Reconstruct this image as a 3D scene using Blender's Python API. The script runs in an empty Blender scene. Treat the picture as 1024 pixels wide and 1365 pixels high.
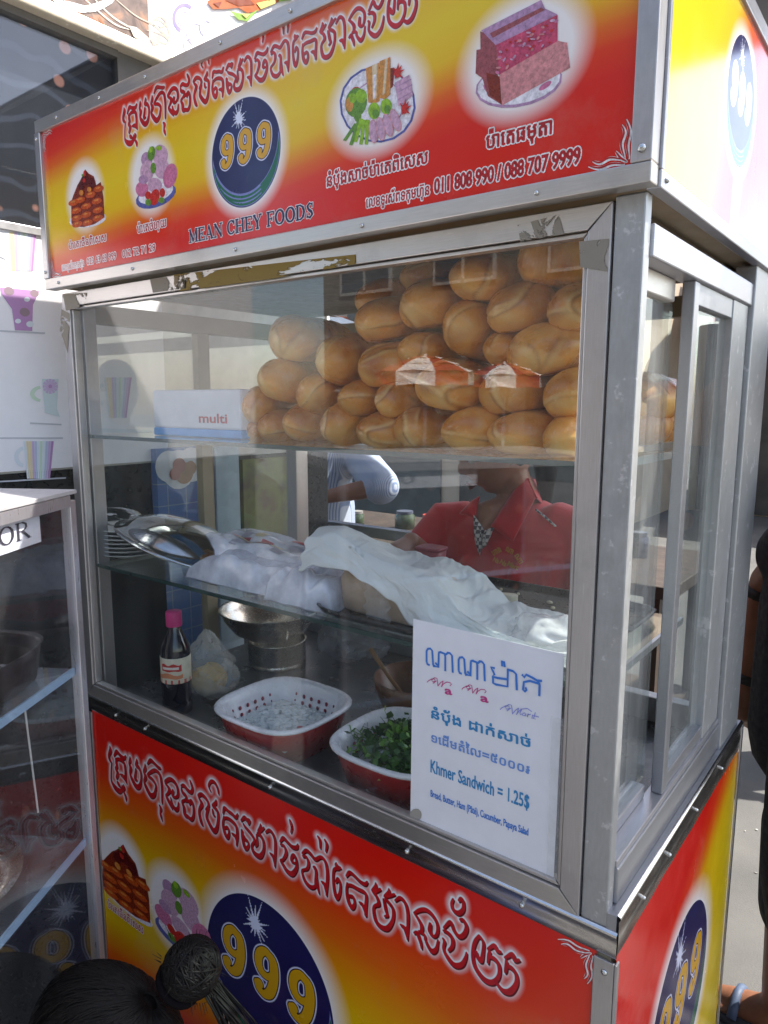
import bpy, bmesh, math, random
import numpy as np
from mathutils import Vector, Matrix, noise as mnoise
R_ = math.radians
SC = bpy.context.scene
COL = SC.collection
random.seed(7)
GZ = -0.85                                   # street level (z = 0 is the counter of the cart)

# ------------------------------------------------------------------ camera, sky, sun, exposure
CAMP = np.array([0.2436646, -0.76457475, 0.62438236])
YAW, PITCH, ROLL, FPX = R_(-37.55547612), R_(-8.82792116), R_(0.10821523), 956.8815
_d = np.array([math.sin(YAW)*math.cos(PITCH), math.cos(YAW)*math.cos(PITCH), math.sin(PITCH)])
_r = np.array([math.cos(YAW), -math.sin(YAW), 0.0]); _u = np.cross(_r, _d)
_cr, _sr = math.cos(ROLL), math.sin(ROLL)
CAMR = np.array([_cr*_r + _sr*_u, -_sr*_r + _cr*_u, _d])
cam = bpy.data.cameras.new('camera'); cam_o = bpy.data.objects.new('camera', cam); COL.objects.link(cam_o)
cam.sensor_fit = 'HORIZONTAL'; cam.sensor_width = 36; cam.lens = 36*FPX/1024; cam.clip_start = .02; cam.clip_end = 500
_m = Matrix([list(CAMR[0]), list(CAMR[1]), list(-CAMR[2])]).transposed().to_4x4(); _m.translation = Vector(CAMP)
cam_o.matrix_world = _m
SC.camera = cam_o

SUN_EL, SUN_AZ = R_(55), R_(45)               # azimuth from +y towards +x
world = bpy.data.worlds.new('World'); SC.world = world; world.use_nodes = True
wn = world.node_tree.nodes; bg = wn['Background']
sky = wn.new('ShaderNodeTexSky'); sky.sky_type = 'NISHITA'; sky.sun_disc = False
sky.sun_elevation = SUN_EL; sky.sun_rotation = SUN_AZ; sky.dust_density = 2.0; sky.air_density = 1.0
warm = wn.new('ShaderNodeMix'); warm.data_type = 'RGBA'; warm.blend_type = 'MULTIPLY'; warm.inputs[0].default_value = 1; warm.inputs[7].default_value = (1.05, 1.0, .94, 1)
world.node_tree.links.new(sky.outputs[0], warm.inputs[6]); world.node_tree.links.new(warm.outputs[2], bg.inputs[0]); bg.inputs[1].default_value = 0.15
sun = bpy.data.lights.new('sun', 'SUN'); sun.energy = 4.8; sun.angle = R_(.6); sun.color = (1, .95, .87)
sun_o = bpy.data.objects.new('sun', sun); COL.objects.link(sun_o)
_sd = Vector((math.sin(SUN_AZ)*math.cos(SUN_EL), math.cos(SUN_AZ)*math.cos(SUN_EL), math.sin(SUN_EL)))
sun_o.rotation_euler = _sd.to_track_quat('Z', 'Y').to_euler(); sun_o.location = (4, 4, 8)
SC.view_settings.view_transform = 'Standard'; SC.view_settings.look = 'None'
SC.view_settings.exposure = 1.4; SC.view_settings.gamma = 1
SC.cycles.max_bounces = 10; SC.cycles.transparent_max_bounces = 24; SC.cycles.diffuse_bounces = 4
SC.cycles.use_denoising = True

def ray(px, py):
    return np.array([(px-512)/FPX, -(py-682.5)/FPX, 1.0]) @ CAMR
def at(px, py, ax, val):
    d = ray(px, py); t = (val-CAMP[ax])/d[ax]; return CAMP + t*d
def FY(px, py, y): return at(px, py, 1, y)
def FX(px, py, x): return at(px, py, 0, x)
def FZ(px, py, z): return at(px, py, 2, z)
def depth(P): return float((np.array(P)-CAMP) @ CAMR[2])

# ------------------------------------------------------------------ node helpers and materials
MATS = {}
class N:
    def __init__(s, name):
        s.m = bpy.data.materials.new(name); s.m.use_nodes = True; s.t = s.m.node_tree
        s.p = s.t.nodes['Principled BSDF']; s.out = s.t.nodes['Material Output']
    def n(s, kind, **kw):
        o = s.t.nodes.new('ShaderNode'+kind)
        for k, v in kw.items(): setattr(o, k, v)
        return o
    def l(s, a, b): s.t.links.new(a, b)
    def coord(s, what='Object', scale=None):
        o = s.n('TexCoord').outputs[what]
        if scale:
            mp = s.n('Mapping'); s.l(o, mp.inputs[0]); mp.inputs['Scale'].default_value = scale; o = mp.outputs[0]
        return o
    def noise(s, scale, detail=4, vec=None, rough=.55, dist=0):
        q = s.n('TexNoise'); q.inputs['Scale'].default_value = scale; q.inputs['Detail'].default_value = detail
        q.inputs['Roughness'].default_value = rough; q.inputs['Distortion'].default_value = dist
        if vec is not None: s.l(vec, q.inputs[0])
        return q.outputs[0]
    def ramp(s, fac, stops, interp='LINEAR'):
        q = s.n('ValToRGB'); q.color_ramp.interpolation = interp; e = q.color_ramp.elements
        while len(e) < len(stops): e.new(.5)
        for i, (p, c) in enumerate(stops):
            e[i].position = p; e[i].color = (*c, 1) if len(c) == 3 else c
        s.l(fac, q.inputs[0]); return q.outputs[0]
    def rng(s, v, a, b, c=0, d=1, smooth=False):
        q = s.n('MapRange'); q.interpolation_type = 'SMOOTHSTEP' if smooth else 'LINEAR'
        for i, x in zip((1, 2, 3, 4), (a, b, c, d)): q.inputs[i].default_value = x
        s.l(v, q.inputs[0]); return q.outputs[0]
    def math(s, op, a, b=None):
        q = s.n('Math', operation=op)
        for i, x in enumerate((a, b)):
            if x is None: continue
            if isinstance(x, (int, float)): q.inputs[i].default_value = x
            else: s.l(x, q.inputs[i])
        return q.outputs[0]
    def mix(s, f, a, b):
        q = s.n('Mix', data_type='RGBA')
        for i, x in ((0, f), (6, a), (7, b)):
            if isinstance(x, (int, float)): q.inputs[i].default_value = x
            elif isinstance(x, tuple): q.inputs[i].default_value = (*x, 1)
            else: s.l(x, q.inputs[i])
        return q.outputs[2]
    def set(s, **kw):
        for k, v in kw.items():
            i = s.p.inputs[k.replace('_', ' ')]
            if isinstance(v, (int, float)): i.default_value = v
            elif isinstance(v, tuple): i.default_value = (*v, 1) if i.type == 'RGBA' else v
            else: s.l(v, i)
        return s
    def bump(s, h, strength=.3, dist=.002):
        b = s.n('Bump'); b.inputs['Strength'].default_value = strength; b.inputs['Distance'].default_value = dist
        s.l(h, b.inputs['Height']); s.l(b.outputs[0], s.p.inputs['Normal'])
    def attr(s, name):
        a = s.n('Attribute'); a.attribute_name = name; return a.outputs['Fac']

def srgb(r, g, b):
    f = lambda c: (c/255/12.92) if c <= 10 else ((c/255+.055)/1.055)**2.4
    return (f(r), f(g), f(b))
def M(name, col, rough=.5, metal=0.0, var=.12, scale=30, bump=0.0, bscale=None, coord='Object', cs=None, spec=.5, **kw):
    if name in MATS: return MATS[name]
    s = N(name); v = s.coord(coord, cs)
    nz = s.noise(scale, 5, v)
    a = tuple(min(1, c*(1+var)) for c in col); b = tuple(c*(1-var) for c in col)
    s.set(Base_Color=s.mix(s.rng(nz, .3, .7), b, a), Metallic=metal, Specular_IOR_Level=spec)
    s.set(Roughness=s.rng(s.noise(scale*2.3, 3, v), .3, .7, max(.02, rough*.8), min(1, rough*1.2)))
    if bump: s.bump(s.noise(bscale or scale*3, 4, v), bump)
    if kw: s.set(**kw)
    MATS[name] = s.m; return s.m

def glass_mat(name, tint=(.97, .985, .98), dust=.03, base=.05):
    s = N(name); t = s.t; t.nodes.remove(s.p)
    tr = s.n('BsdfTransparent'); tr.inputs[0].default_value = (*tint, 1)
    gl = s.n('BsdfGlossy'); gl.inputs['Roughness'].default_value = 0.0; gl.inputs[0].default_value = (1, 1, 1, 1)
    lw = s.n('LayerWeight'); lw.inputs[0].default_value = .5
    f = s.math('POWER', lw.outputs['Facing'], 5.0); f = s.math('MULTIPLY_ADD', f, 1-base); f.node.inputs[2].default_value = base
    mx = s.n('MixShader'); s.l(f, mx.inputs[0]); s.l(tr.outputs[0], mx.inputs[1]); s.l(gl.outputs[0], mx.inputs[2])
    df = s.n('BsdfDiffuse'); df.inputs[0].default_value = (.75, .75, .74, 1)
    v = s.coord('Object', (9, 9, 1.6)); nz = s.noise(2.2, 6, v)
    d = s.rng(nz, .38, .75, dust*.35, dust*1.7)
    m2 = s.n('MixShader'); s.l(d, m2.inputs[0]); s.l(mx.outputs[0], m2.inputs[1]); s.l(df.outputs[0], m2.inputs[2])
    s.l(m2.outputs[0], s.out.inputs[0]); MATS[name] = s.m; return s.m
def film_mat(name, col=(.85, .85, .9), alpha=.45, rough=.2):
    s = N(name); v = s.coord()
    nz = s.noise(18, 5, v)
    s.set(Base_Color=col, Roughness=rough, Alpha=s.rng(nz, .35, .7, alpha*.6, min(1, alpha*1.5)), Specular_IOR_Level=.8)
    s.bump(s.noise(60, 3, v), .25); MATS[name] = s.m; return s.m
def brushed(name, col, rough=.33, metal=.9, cs=(1, 1, 1), spot=0.0, spotcol=(.3, .28, .26)):
    s = N(name); v = s.coord('Object', cs); nz = s.noise(60, 4, v); o = s.coord()
    big = s.noise(7, 5, o)
    c = s.mix(s.rng(nz, .25, .75), tuple(x*.9 for x in col), tuple(min(1, x*1.08) for x in col))
    c = s.mix(s.rng(big, .35, .75, 0, .35), c, tuple(x*.72 for x in col))
    r = s.rng(nz, .2, .8, rough*.8, rough*1.3)
    if spot:
        sp = s.rng(s.noise(45, 6, o, .65), .6, .66, 0, spot); c = s.mix(sp, c, spotcol)
    gr = s.rng(s.noise(3.5, 8, o, .72), .52, .74, 0, .5); c = s.mix(gr, c, tuple(x*.5 for x in col))
    sx = s.coord('Object', (2.2, 2.2, 26) if cs[2] >= cs[0] else (26, 26, 2.2)); c = s.mix(s.rng(s.noise(9, 2, sx), .70, .74, 0, .35), c, tuple(min(1, x*1.45) for x in col))
    s.set(Base_Color=c, Metallic=metal, Roughness=s.math('ADD', r, s.math('MULTIPLY', gr, .25))); s.bump(nz, .08, .001)
    MATS[name] = s.m; return s.m

# ------------------------------------------------------------------ mesh helpers
class MB:
    def __init__(s): s.v = []; s.f = []; s.mi = []
    def add(s, vs, fs, mi=0):
        o = len(s.v); s.v += [tuple(float(c) for c in v) for v in vs]; s.f += [tuple(i+o for i in f) for f in fs]; s.mi += [mi]*len(fs); return s
    def box(s, a, b, mi=0):
        x0, y0, z0 = a; x1, y1, z1 = b
        return s.add([(x0,y0,z0),(x1,y0,z0),(x1,y1,z0),(x0,y1,z0),(x0,y0,z1),(x1,y0,z1),(x1,y1,z1),(x0,y1,z1)],
              [(3,2,1,0),(4,5,6,7),(0,1,5,4),(1,2,6,5),(2,3,7,6),(3,0,4,7)], mi)
    def hexa(s, P, mi=0):
        return s.add(P, [(3,2,1,0),(4,5,6,7),(0,1,5,4),(1,2,6,5),(2,3,7,6),(3,0,4,7)], mi)
    def tube(s, path, rad, n=10, mi=0, round_ends=False, squash=None):
        P = [Vector(p) for p in path]; k = len(P)
        rad = list(rad) if hasattr(rad, '__len__') else [rad]*k
        if round_ends:
            d0 = (P[0]-P[1]).normalized(); d1 = (P[-1]-P[-2]).normalized()
            a = [P[0]+d0*rad[0]*q for q in (.98, .75, .4)]; ar = [rad[0]*q for q in (.2, .66, .917)]
            b = [P[-1]+d1*rad[-1]*q for q in (.4, .75, .98)]; br = [rad[-1]*q for q in (.917, .66, .2)]
            P = a+P+b; rad = ar+rad+br; k = len(P)
        T = [(P[min(i+1, k-1)]-P[max(i-1, 0)]).normalized() for i in range(k)]
        up = Vector((0, 0, 1)) if abs(T[0].z) < .9 else Vector((1, 0, 0))
        X = T[0].cross(up).normalized(); vs = []
        for i in range(k):
            X = (X - T[i]*X.dot(T[i])).normalized(); Y = T[i].cross(X)
            for j in range(n):
                a = 2*math.pi*j/n; q = X*math.cos(a)+Y*math.sin(a)
                if squash: q = Vector((q.x*squash[0], q.y*squash[1], q.z*squash[2]))
                vs.append(P[i]+q*rad[i])
        fs = [(i*n+j, i*n+(j+1) % n, (i+1)*n+(j+1) % n, (i+1)*n+j) for i in range(k-1) for j in range(n)]
        fs += [tuple(reversed(range(n))), tuple(range((k-1)*n, k*n))]
        return s.add(vs, fs, mi)
    def lathe(s, prof, c=(0, 0, 0), n=32, mi=0, axis='z', sx=1, sy=1):
        vs = []; k = len(prof)
        for r, z in prof:
            for j in range(n):
                a = 2*math.pi*j/n; x, y = r*math.cos(a)*sx, r*math.sin(a)*sy
                p = {'z': (x, y, z), 'y': (x, z, y), 'x': (z, x, y)}[axis]
                vs.append((c[0]+p[0], c[1]+p[1], c[2]+p[2]))
        fs = [(i*n+j, i*n+(j+1) % n, (i+1)*n+(j+1) % n, (i+1)*n+j) for i in range(k-1) for j in range(n)]
        if prof[0][0] > 1e-5: fs.append(tuple(reversed(range(n))))
        if prof[-1][0] > 1e-5: fs.append(tuple(range((k-1)*n, k*n)))
        return s.add(vs, fs, mi)
    def rrect(s, prof, c, n=10, e=4.0, mi=0):       # lathe with a superellipse outline: prof = (half x, half y, z)
        vs = []; m = n*4; k = len(prof)
        for hx, hy, z in prof:
            for j in range(m):
                a = 2*math.pi*j/m; ca, sa = math.cos(a), math.sin(a)
                q = (abs(ca)**e+abs(sa)**e)**(-1/e)
                vs.append((c[0]+hx*ca*q, c[1]+hy*sa*q, c[2]+z))
        fs = [(i*m+j, i*m+(j+1) % m, (i+1)*m+(j+1) % m, (i+1)*m+j) for i in range(k-1) for j in range(m)]
        fs += [tuple(reversed(range(m))), tuple(range((k-1)*m, k*m))]
        return s.add(vs, fs, mi)
    def ball(s, c, r, n=12, mi=0):
        rx, ry, rz = r if hasattr(r, '__len__') else (r, r, r)
        k = n//2+1; prof = [(math.sin(math.pi*i/(k-1)), -math.cos(math.pi*i/(k-1))) for i in range(k)]
        vs = []
        for a, z in prof:
            for j in range(n):
                t = 2*math.pi*j/n; vs.append((c[0]+rx*a*math.cos(t), c[1]+ry*a*math.sin(t), c[2]+rz*z))
        return s.add(vs, [(i*n+j, i*n+(j+1) % n, (i+1)*n+(j+1) % n, (i+1)*n+j) for i in range(k-1) for j in range(n)], mi)
    def stack(s, rings, n=28, mi=0):                 # horizontal elliptical rings: (x, y, z, half width, half depth)
        vs = [(x+a*math.cos(2*math.pi*j/n), y+b*math.sin(2*math.pi*j/n), z) for x, y, z, a, b in rings for j in range(n)]; k = len(rings)
        return s.add(vs, [(i*n+j, i*n+(j+1) % n, (i+1)*n+(j+1) % n, (i+1)*n+j) for i in range(k-1) for j in range(n)]+[tuple(reversed(range(n))), tuple(range((k-1)*n, k*n))], mi)
    def grid(s, fn, nu, nv, mi=0, thick=0):
        vs = [fn(i/(nu-1), j/(nv-1)) for i in range(nu) for j in range(nv)]
        return s.add(vs, [(i*nv+j, (i+1)*nv+j, (i+1)*nv+j+1, i*nv+j+1) for i in range(nu-1) for j in range(nv-1)], mi)
    def build(s, name, mats, parent=None, smooth=False, bevel=0, solid=0, subsurf=0, remesh=0, smooth_it=6, loc=None, at_loc=None, weld=False):
        org = at_loc if at_loc is not None else (origin(parent) if parent else Vector((0, 0, 0)))
        org = Vector(org)
        me = bpy.data.meshes.new(name)
        me.from_pydata([tuple(Vector(v)-org) for v in s.v], [], s.f)
        mats = mats if isinstance(mats, (list, tuple)) else [mats]
        for m in mats: me.materials.append(m)
        if len(mats) > 1: me.polygons.foreach_set('material_index', s.mi)
        if weld:
            bm = bmesh.new(); bm.from_mesh(me); bmesh.ops.remove_doubles(bm, verts=bm.verts, dist=weld); bmesh.ops.recalc_face_normals(bm, faces=bm.faces); bm.to_mesh(me); bm.free()
        if smooth: me.polygons.foreach_set('use_smooth', [True]*len(me.polygons))
        me.update()
        o = bpy.data.objects.new(name, me); COL.objects.link(o)
        if parent is not None: o.parent = parent
        elif at_loc is not None: o.location = org
        if remesh:
            r = o.modifiers.new('remesh', 'REMESH'); r.mode = 'VOXEL'; r.voxel_size = remesh; r.use_smooth_shade = True
            q = o.modifiers.new('smooth', 'SMOOTH'); q.iterations = smooth_it; q.factor = .5
        if solid:
            r = o.modifiers.new('solid', 'SOLIDIFY'); r.thickness = solid
        if subsurf:
            r = o.modifiers.new('sub', 'SUBSURF'); r.levels = subsurf; r.render_levels = subsurf
        if bevel:
            r = o.modifiers.new('bevel', 'BEVEL'); r.width = bevel; r.segments = 2; r.limit_method = 'ANGLE'; r.angle_limit = R_(50)
        return o
def origin(o):
    v = Vector((0, 0, 0))
    while o is not None: v = v+o.location; o = o.parent
    return v
def tag(o, label, cat, group=None):
    o['label'] = label; o['category'] = cat
    if group: o['group'] = group
    return o
def thing(name, label, cat, loc, group=None):
    o = bpy.data.objects.new(name, None); o.empty_display_size = .05; COL.objects.link(o); o.location = loc
    return tag(o, label, cat, group)
def struct(o, kind='structure'): o['kind'] = kind; return o
def copy_tree(o, parent=None):
    c = o.copy(); COL.objects.link(c)
    if parent is not None: c.parent = parent
    for ch in list(o.children): copy_tree(ch, c)
    return c
def plane_pts(pts, plane, val):                     # image outline -> points on a real plane
    return [at(x, y, plane, val) for x, y in pts]
def ell(cx, cy, rx, ry, tilt=0, n=22):
    t = R_(tilt); return [(cx+rx*math.cos(a)*math.cos(t)-ry*math.sin(a)*math.sin(t), cy+rx*math.cos(a)*math.sin(t)+ry*math.sin(a)*math.cos(t)) for a in [2*math.pi*i/n for i in range(n)]]

# ------------------------------------------------------------------ lettering
def catmull(pts, k=4):
    P = [np.array(p, float) for p in pts]
    if len(P) < 3: return P
    P = [2*P[0]-P[1]]+P+[2*P[-1]-P[-2]]; out = []
    for i in range(1, len(P)-2):
        for j in range(k):
            t = j/k; a, b, c, d = P[i-1:i+3]
            q = .5*(2*b+(c-a)*t+(2*a-5*b+4*c-d)*t*t+(3*b-a-3*c+d)*t**3); q[2] = max(q[2], 0); out.append(q)
    out.append(P[-2]); return out
def sdf(strokes, gx, gz, margin):                    # signed distance of a grid to round-capped strokes (x, z, full width)
    D = np.full((len(gx), len(gz)), margin)
    for st in strokes:
        pts = catmull(st)
        for a, b in zip(pts[:-1], pts[1:]):
            w = max(a[2], b[2])/2+margin
            i0, i1 = np.searchsorted(gx, [min(a[0], b[0])-w, max(a[0], b[0])+w]); j0, j1 = np.searchsorted(gz, [min(a[1], b[1])-w, max(a[1], b[1])+w])
            if i1 <= i0 or j1 <= j0: continue
            X = gx[i0:i1, None]-a[0]; Z = gz[None, j0:j1]-a[1]; dx, dz = b[0]-a[0], b[1]-a[1]
            t = np.clip((X*dx+Z*dz)/(dx*dx+dz*dz+1e-12), 0, 1)
            d = np.hypot(X-t*dx, Z-t*dz)-(a[2]+(b[2]-a[2])*t)/2
            D[i0:i1, j0:j1] = np.minimum(D[i0:i1, j0:j1], d)
    return D
def text_mesh(body, bold=0.0, res=4):
    c = bpy.data.curves.new('t', 'FONT'); c.body = body; c.size = 1; c.offset = bold; c.resolution_u = res
    o = bpy.data.objects.new('t', c); COL.objects.link(o)
    me = bpy.data.meshes.new_from_object(o.evaluated_get(bpy.context.evaluated_depsgraph_get()))
    vs = np.array([v.co[:] for v in me.vertices]); fs = [tuple(p.vertices) for p in me.polygons]
    bpy.data.objects.remove(o); bpy.data.curves.remove(c); bpy.data.meshes.remove(me)
    return vs, fs
def put_text(mb, body, A, B, up, nrm, height=None, bold=0.0, lift=.0004, mi=0, shear=0.0):
    vs, fs = text_mesh(body, bold); ref, _ = text_mesh(body, 0)
    x0, x1 = ref[:, 0].min(), ref[:, 0].max(); A, B = Vector(A), Vector(B); ax = (B-A); sx = ax.length/(x1-x0); ax.normalize()
    sy = (height/.72) if height else sx
    up = Vector(up); nrm = Vector(nrm)
    mb.add([A+ax*((v[0]-x0)*sx+shear*v[1]*sy)+up*(v[1]*sy)+nrm*lift for v in vs], fs, mi)
def outlines(body, res=3):                            # closed outlines of a line of text
    c = bpy.data.curves.new('t', 'FONT'); c.body = body; c.size = 1; c.fill_mode = 'NONE'; c.resolution_u = res
    o = bpy.data.objects.new('t', c); COL.objects.link(o)
    me = bpy.data.meshes.new_from_object(o.evaluated_get(bpy.context.evaluated_depsgraph_get()))
    V = np.array([v.co[:2] for v in me.vertices]); E = np.array([e.vertices[:] for e in me.edges])
    bpy.data.objects.remove(o); bpy.data.curves.remove(c); bpy.data.meshes.remove(me)
    return V, E
def ink(mb, body, A, B, up, nrm, height, step=.0005, bold=0.0, outline=0.0, lift=.0003, mi=0, mo=1, shear=0.0):
    V, E = outlines(body); A, B, up, nrm = Vector(A), Vector(B), Vector(up), Vector(nrm); ax = B-A; W = ax.length; ax.normalize()
    x0, x1 = V[:, 0].min(), V[:, 0].max(); sx, sy = W/(x1-x0), height/.72
    P = np.stack([(V[:, 0]-x0)*sx+shear*V[:, 1]*sy, V[:, 1]*sy], -1); m = outline+bold+step*2
    nx = int((P[:, 0].max()-P[:, 0].min()+2*m)/step)+1; ny = int((P[:, 1].max()-P[:, 1].min()+2*m)/step)+1
    gx = P[:, 0].min()-m+np.arange(nx)*step; gy = P[:, 1].min()-m+np.arange(ny)*step
    D = np.full((nx, ny), m); wind = np.zeros((nx, ny), int)
    for a, b in E:
        p, q = P[a], P[b]; i0, i1 = np.searchsorted(gx, [min(p[0], q[0])-m, max(p[0], q[0])+m]); j0, j1 = np.searchsorted(gy, [min(p[1], q[1])-m, max(p[1], q[1])+m])
        X = gx[i0:i1, None]-p[0]; Y = gy[None, j0:j1]-p[1]; d = q-p; t = np.clip((X*d[0]+Y*d[1])/(d@d+1e-16), 0, 1); D[i0:i1, j0:j1] = np.minimum(D[i0:i1, j0:j1], np.hypot(X-t*d[0], Y-t*d[1]))
        lo, hi = (p, q) if p[1] < q[1] else (q, p); k0, k1 = np.searchsorted(gy, [lo[1], hi[1]])
        if k1 > k0:
            xs = lo[0]+(gy[k0:k1]-lo[1])*(hi[0]-lo[0])/(hi[1]-lo[1]); wind[:, k0:k1] += np.where(gx[:, None] < xs[None, :], 1 if p[1] < q[1] else -1, 0)
    S = np.where(wind != 0, -D, D)-bold; vid = {}; vs = []; fs = []; ms = []
    C = (S[:-1, :-1]+S[1:, :-1]+S[1:, 1:]+S[:-1, 1:])/4
    for i, j in zip(*np.nonzero(C < max(outline, 0))):
        f = []
        for a, b in ((i, j), (i+1, j), (i+1, j+1), (i, j+1)):
            if (a, b) not in vid: vid[(a, b)] = len(vs); vs.append(A+ax*gx[a]+up*gy[b]+nrm*lift)
            f.append(vid[(a, b)])
        fs.append(tuple(f)); ms.append(mi if C[i, j] < 0 else mo)
    o = len(mb.v); mb.v += [tuple(v) for v in vs]; mb.f += [tuple(q+o for q in f) for f in fs]; mb.mi += ms
SERIF = {
 'M': [(.12,0,.12,1,.07),(.12,1,.5,.08,.15),(.5,.08,.9,1,.06),(.92,0,.92,1,.15),(0,.02,.26,.02,.05),(.76,.02,1.06,.02,.05),(0,.98,.2,.98,.05),(.84,.98,1.06,.98,.05)],
 'E': [(.14,0,.14,1,.15),(0,.98,.72,.98,.05),(0,.02,.76,.02,.05),(.14,.5,.5,.5,.05),(.72,.98,.72,.76,.05),(.76,.02,.76,.26,.05),(.5,.38,.5,.62,.05)],
 'A': [(.1,0,.42,1,.06),(.42,1,.78,0,.15),(.2,.33,.64,.33,.05),(0,.02,.24,.02,.05),(.62,.02,.94,.02,.05)],
 'N': [(.12,0,.12,1,.06),(.12,1,.84,.02,.15),(.84,0,.84,1,.06),(0,.98,.22,.98,.05),(0,.02,.26,.02,.05),(.7,.98,.98,.98,.05)],
 'H': [(.14,0,.14,1,.15),(.8,0,.8,1,.15),(.14,.5,.8,.5,.05),(0,.02,.3,.02,.05),(.64,.02,.96,.02,.05),(0,.98,.3,.98,.05),(.64,.98,.96,.98,.05)],
 'Y': [(.1,1,.44,.46,.15),(.8,1,.44,.46,.06),(.44,0,.44,.48,.15),(0,.98,.26,.98,.05),(.66,.98,.92,.98,.05),(.3,.02,.6,.02,.05)],
 'F': [(.14,0,.14,1,.15),(0,.98,.7,.98,.05),(.14,.5,.5,.5,.05),(.7,.98,.7,.74,.05),(.5,.38,.5,.62,.05),(0,.02,.3,.02,.05)],
 'C': 'arc 40 320', 'O': 'arc 0 360', 'D': [(.14,0,.14,1,.15),(0,.98,.4,.98,.05),(0,.02,.4,.02,.05),(.4,.98,.66,.84,.08),(.66,.84,.78,.5,.15),(.78,.5,.66,.16,.15),(.66,.16,.4,.02,.08)],
 'S': [(.6,.96,.58,.72,.05),(.6,.88,.36,.98,.06),(.36,.98,.14,.82,.1),(.14,.82,.22,.6,.14),(.22,.6,.5,.4,.15),(.5,.4,.6,.2,.14),(.6,.2,.36,.02,.1),(.36,.02,.08,.12,.06),(.08,.04,.1,.3,.05)],
 'R': [(.14,0,.14,1,.15),(0,.98,.45,.98,.05),(.45,.98,.66,.88,.1),(.66,.88,.68,.68,.14),(.68,.68,.5,.5,.1),(.14,.5,.5,.5,.05),(.4,.5,.84,.04,.15),(0,.02,.3,.02,.05),(.76,.02,.96,.02,.05)]}
SW = {'M': 1.1, 'E': .82, 'A': .98, 'N': 1.0, 'H': 1.0, 'Y': .94, 'F': .76, 'C': .92, 'O': 1.0, 'D': .9, 'S': .72, 'R': .96, ' ': .4}
def put_serif(mb, body, A, B, up, nrm, height, grow=0.0, lift=.0004, mi=0):
    tot = sum(SW[c]+.08 for c in body); A, B = Vector(A), Vector(B); ax = (B-A); sx = ax.length/tot; ax.normalize(); up = Vector(up); nrm = Vector(nrm)
    cx = 0; k = 0
    for c in body:
        segs = SERIF.get(c, [])
        if isinstance(segs, str):
            _, a0, a1 = segs.split(); a0, a1 = float(a0), float(a1); m = 20; segs = []
            for i in range(m):
                t0, t1 = R_(a0+(a1-a0)*i/m), R_(a0+(a1-a0)*(i+1)/m)
                segs.append((.48+.4*math.cos(t0), .5+.48*math.sin(t0), .48+.4*math.cos(t1), .5+.48*math.sin(t1), .05+.11*abs(math.cos((t0+t1)/2))))
            if c == 'C': segs += [(.78,.96,.78,.68,.05)]
        for x1, y1, x2, y2, w in segs:
            d = Vector((x2-x1, y2-y1)); L = d.length; d.normalize(); q = Vector((-d.y, d.x))*(w/2+grow); e = d*(.015+grow)
            pts = [Vector((x1, y1))-e-q, Vector((x2, y2))+e-q, Vector((x2, y2))+e+q, Vector((x1, y1))-e+q]; k += 1
            mb.add([A+ax*((p.x+cx)*sx)+up*(p.y*height)+nrm*(lift+.000012*(k % 9)) for p in pts], [(0, 1, 2, 3)], mi)
        cx += SW[c]+.08
def ribbon(mb, pts, w, mapf, lift=0, mi=0, k=6):       # flat painted stroke; pts in drawing units, mapf -> world
    P = catmull([(x, y, 1) for x, y in pts], k); vs = []
    for i, p in enumerate(P):
        a, b = P[max(i-1, 0)], P[min(i+1, len(P)-1)]; d = b[:2]-a[:2]; d = d/(np.linalg.norm(d)+1e-9); n = np.array([-d[1], d[0]])
        t = i/(len(P)-1); ww = w*(math.sin(math.pi*min(1, max(0, t*.94+.03)))**.5)
        vs += [mapf(*(p[:2]+n*ww/2), lift), mapf(*(p[:2]-n*ww/2), lift)]
    mb.add(vs, [(2*i, 2*i+1, 2*i+3, 2*i+2) for i in range(len(P)-1)], mi)
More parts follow.
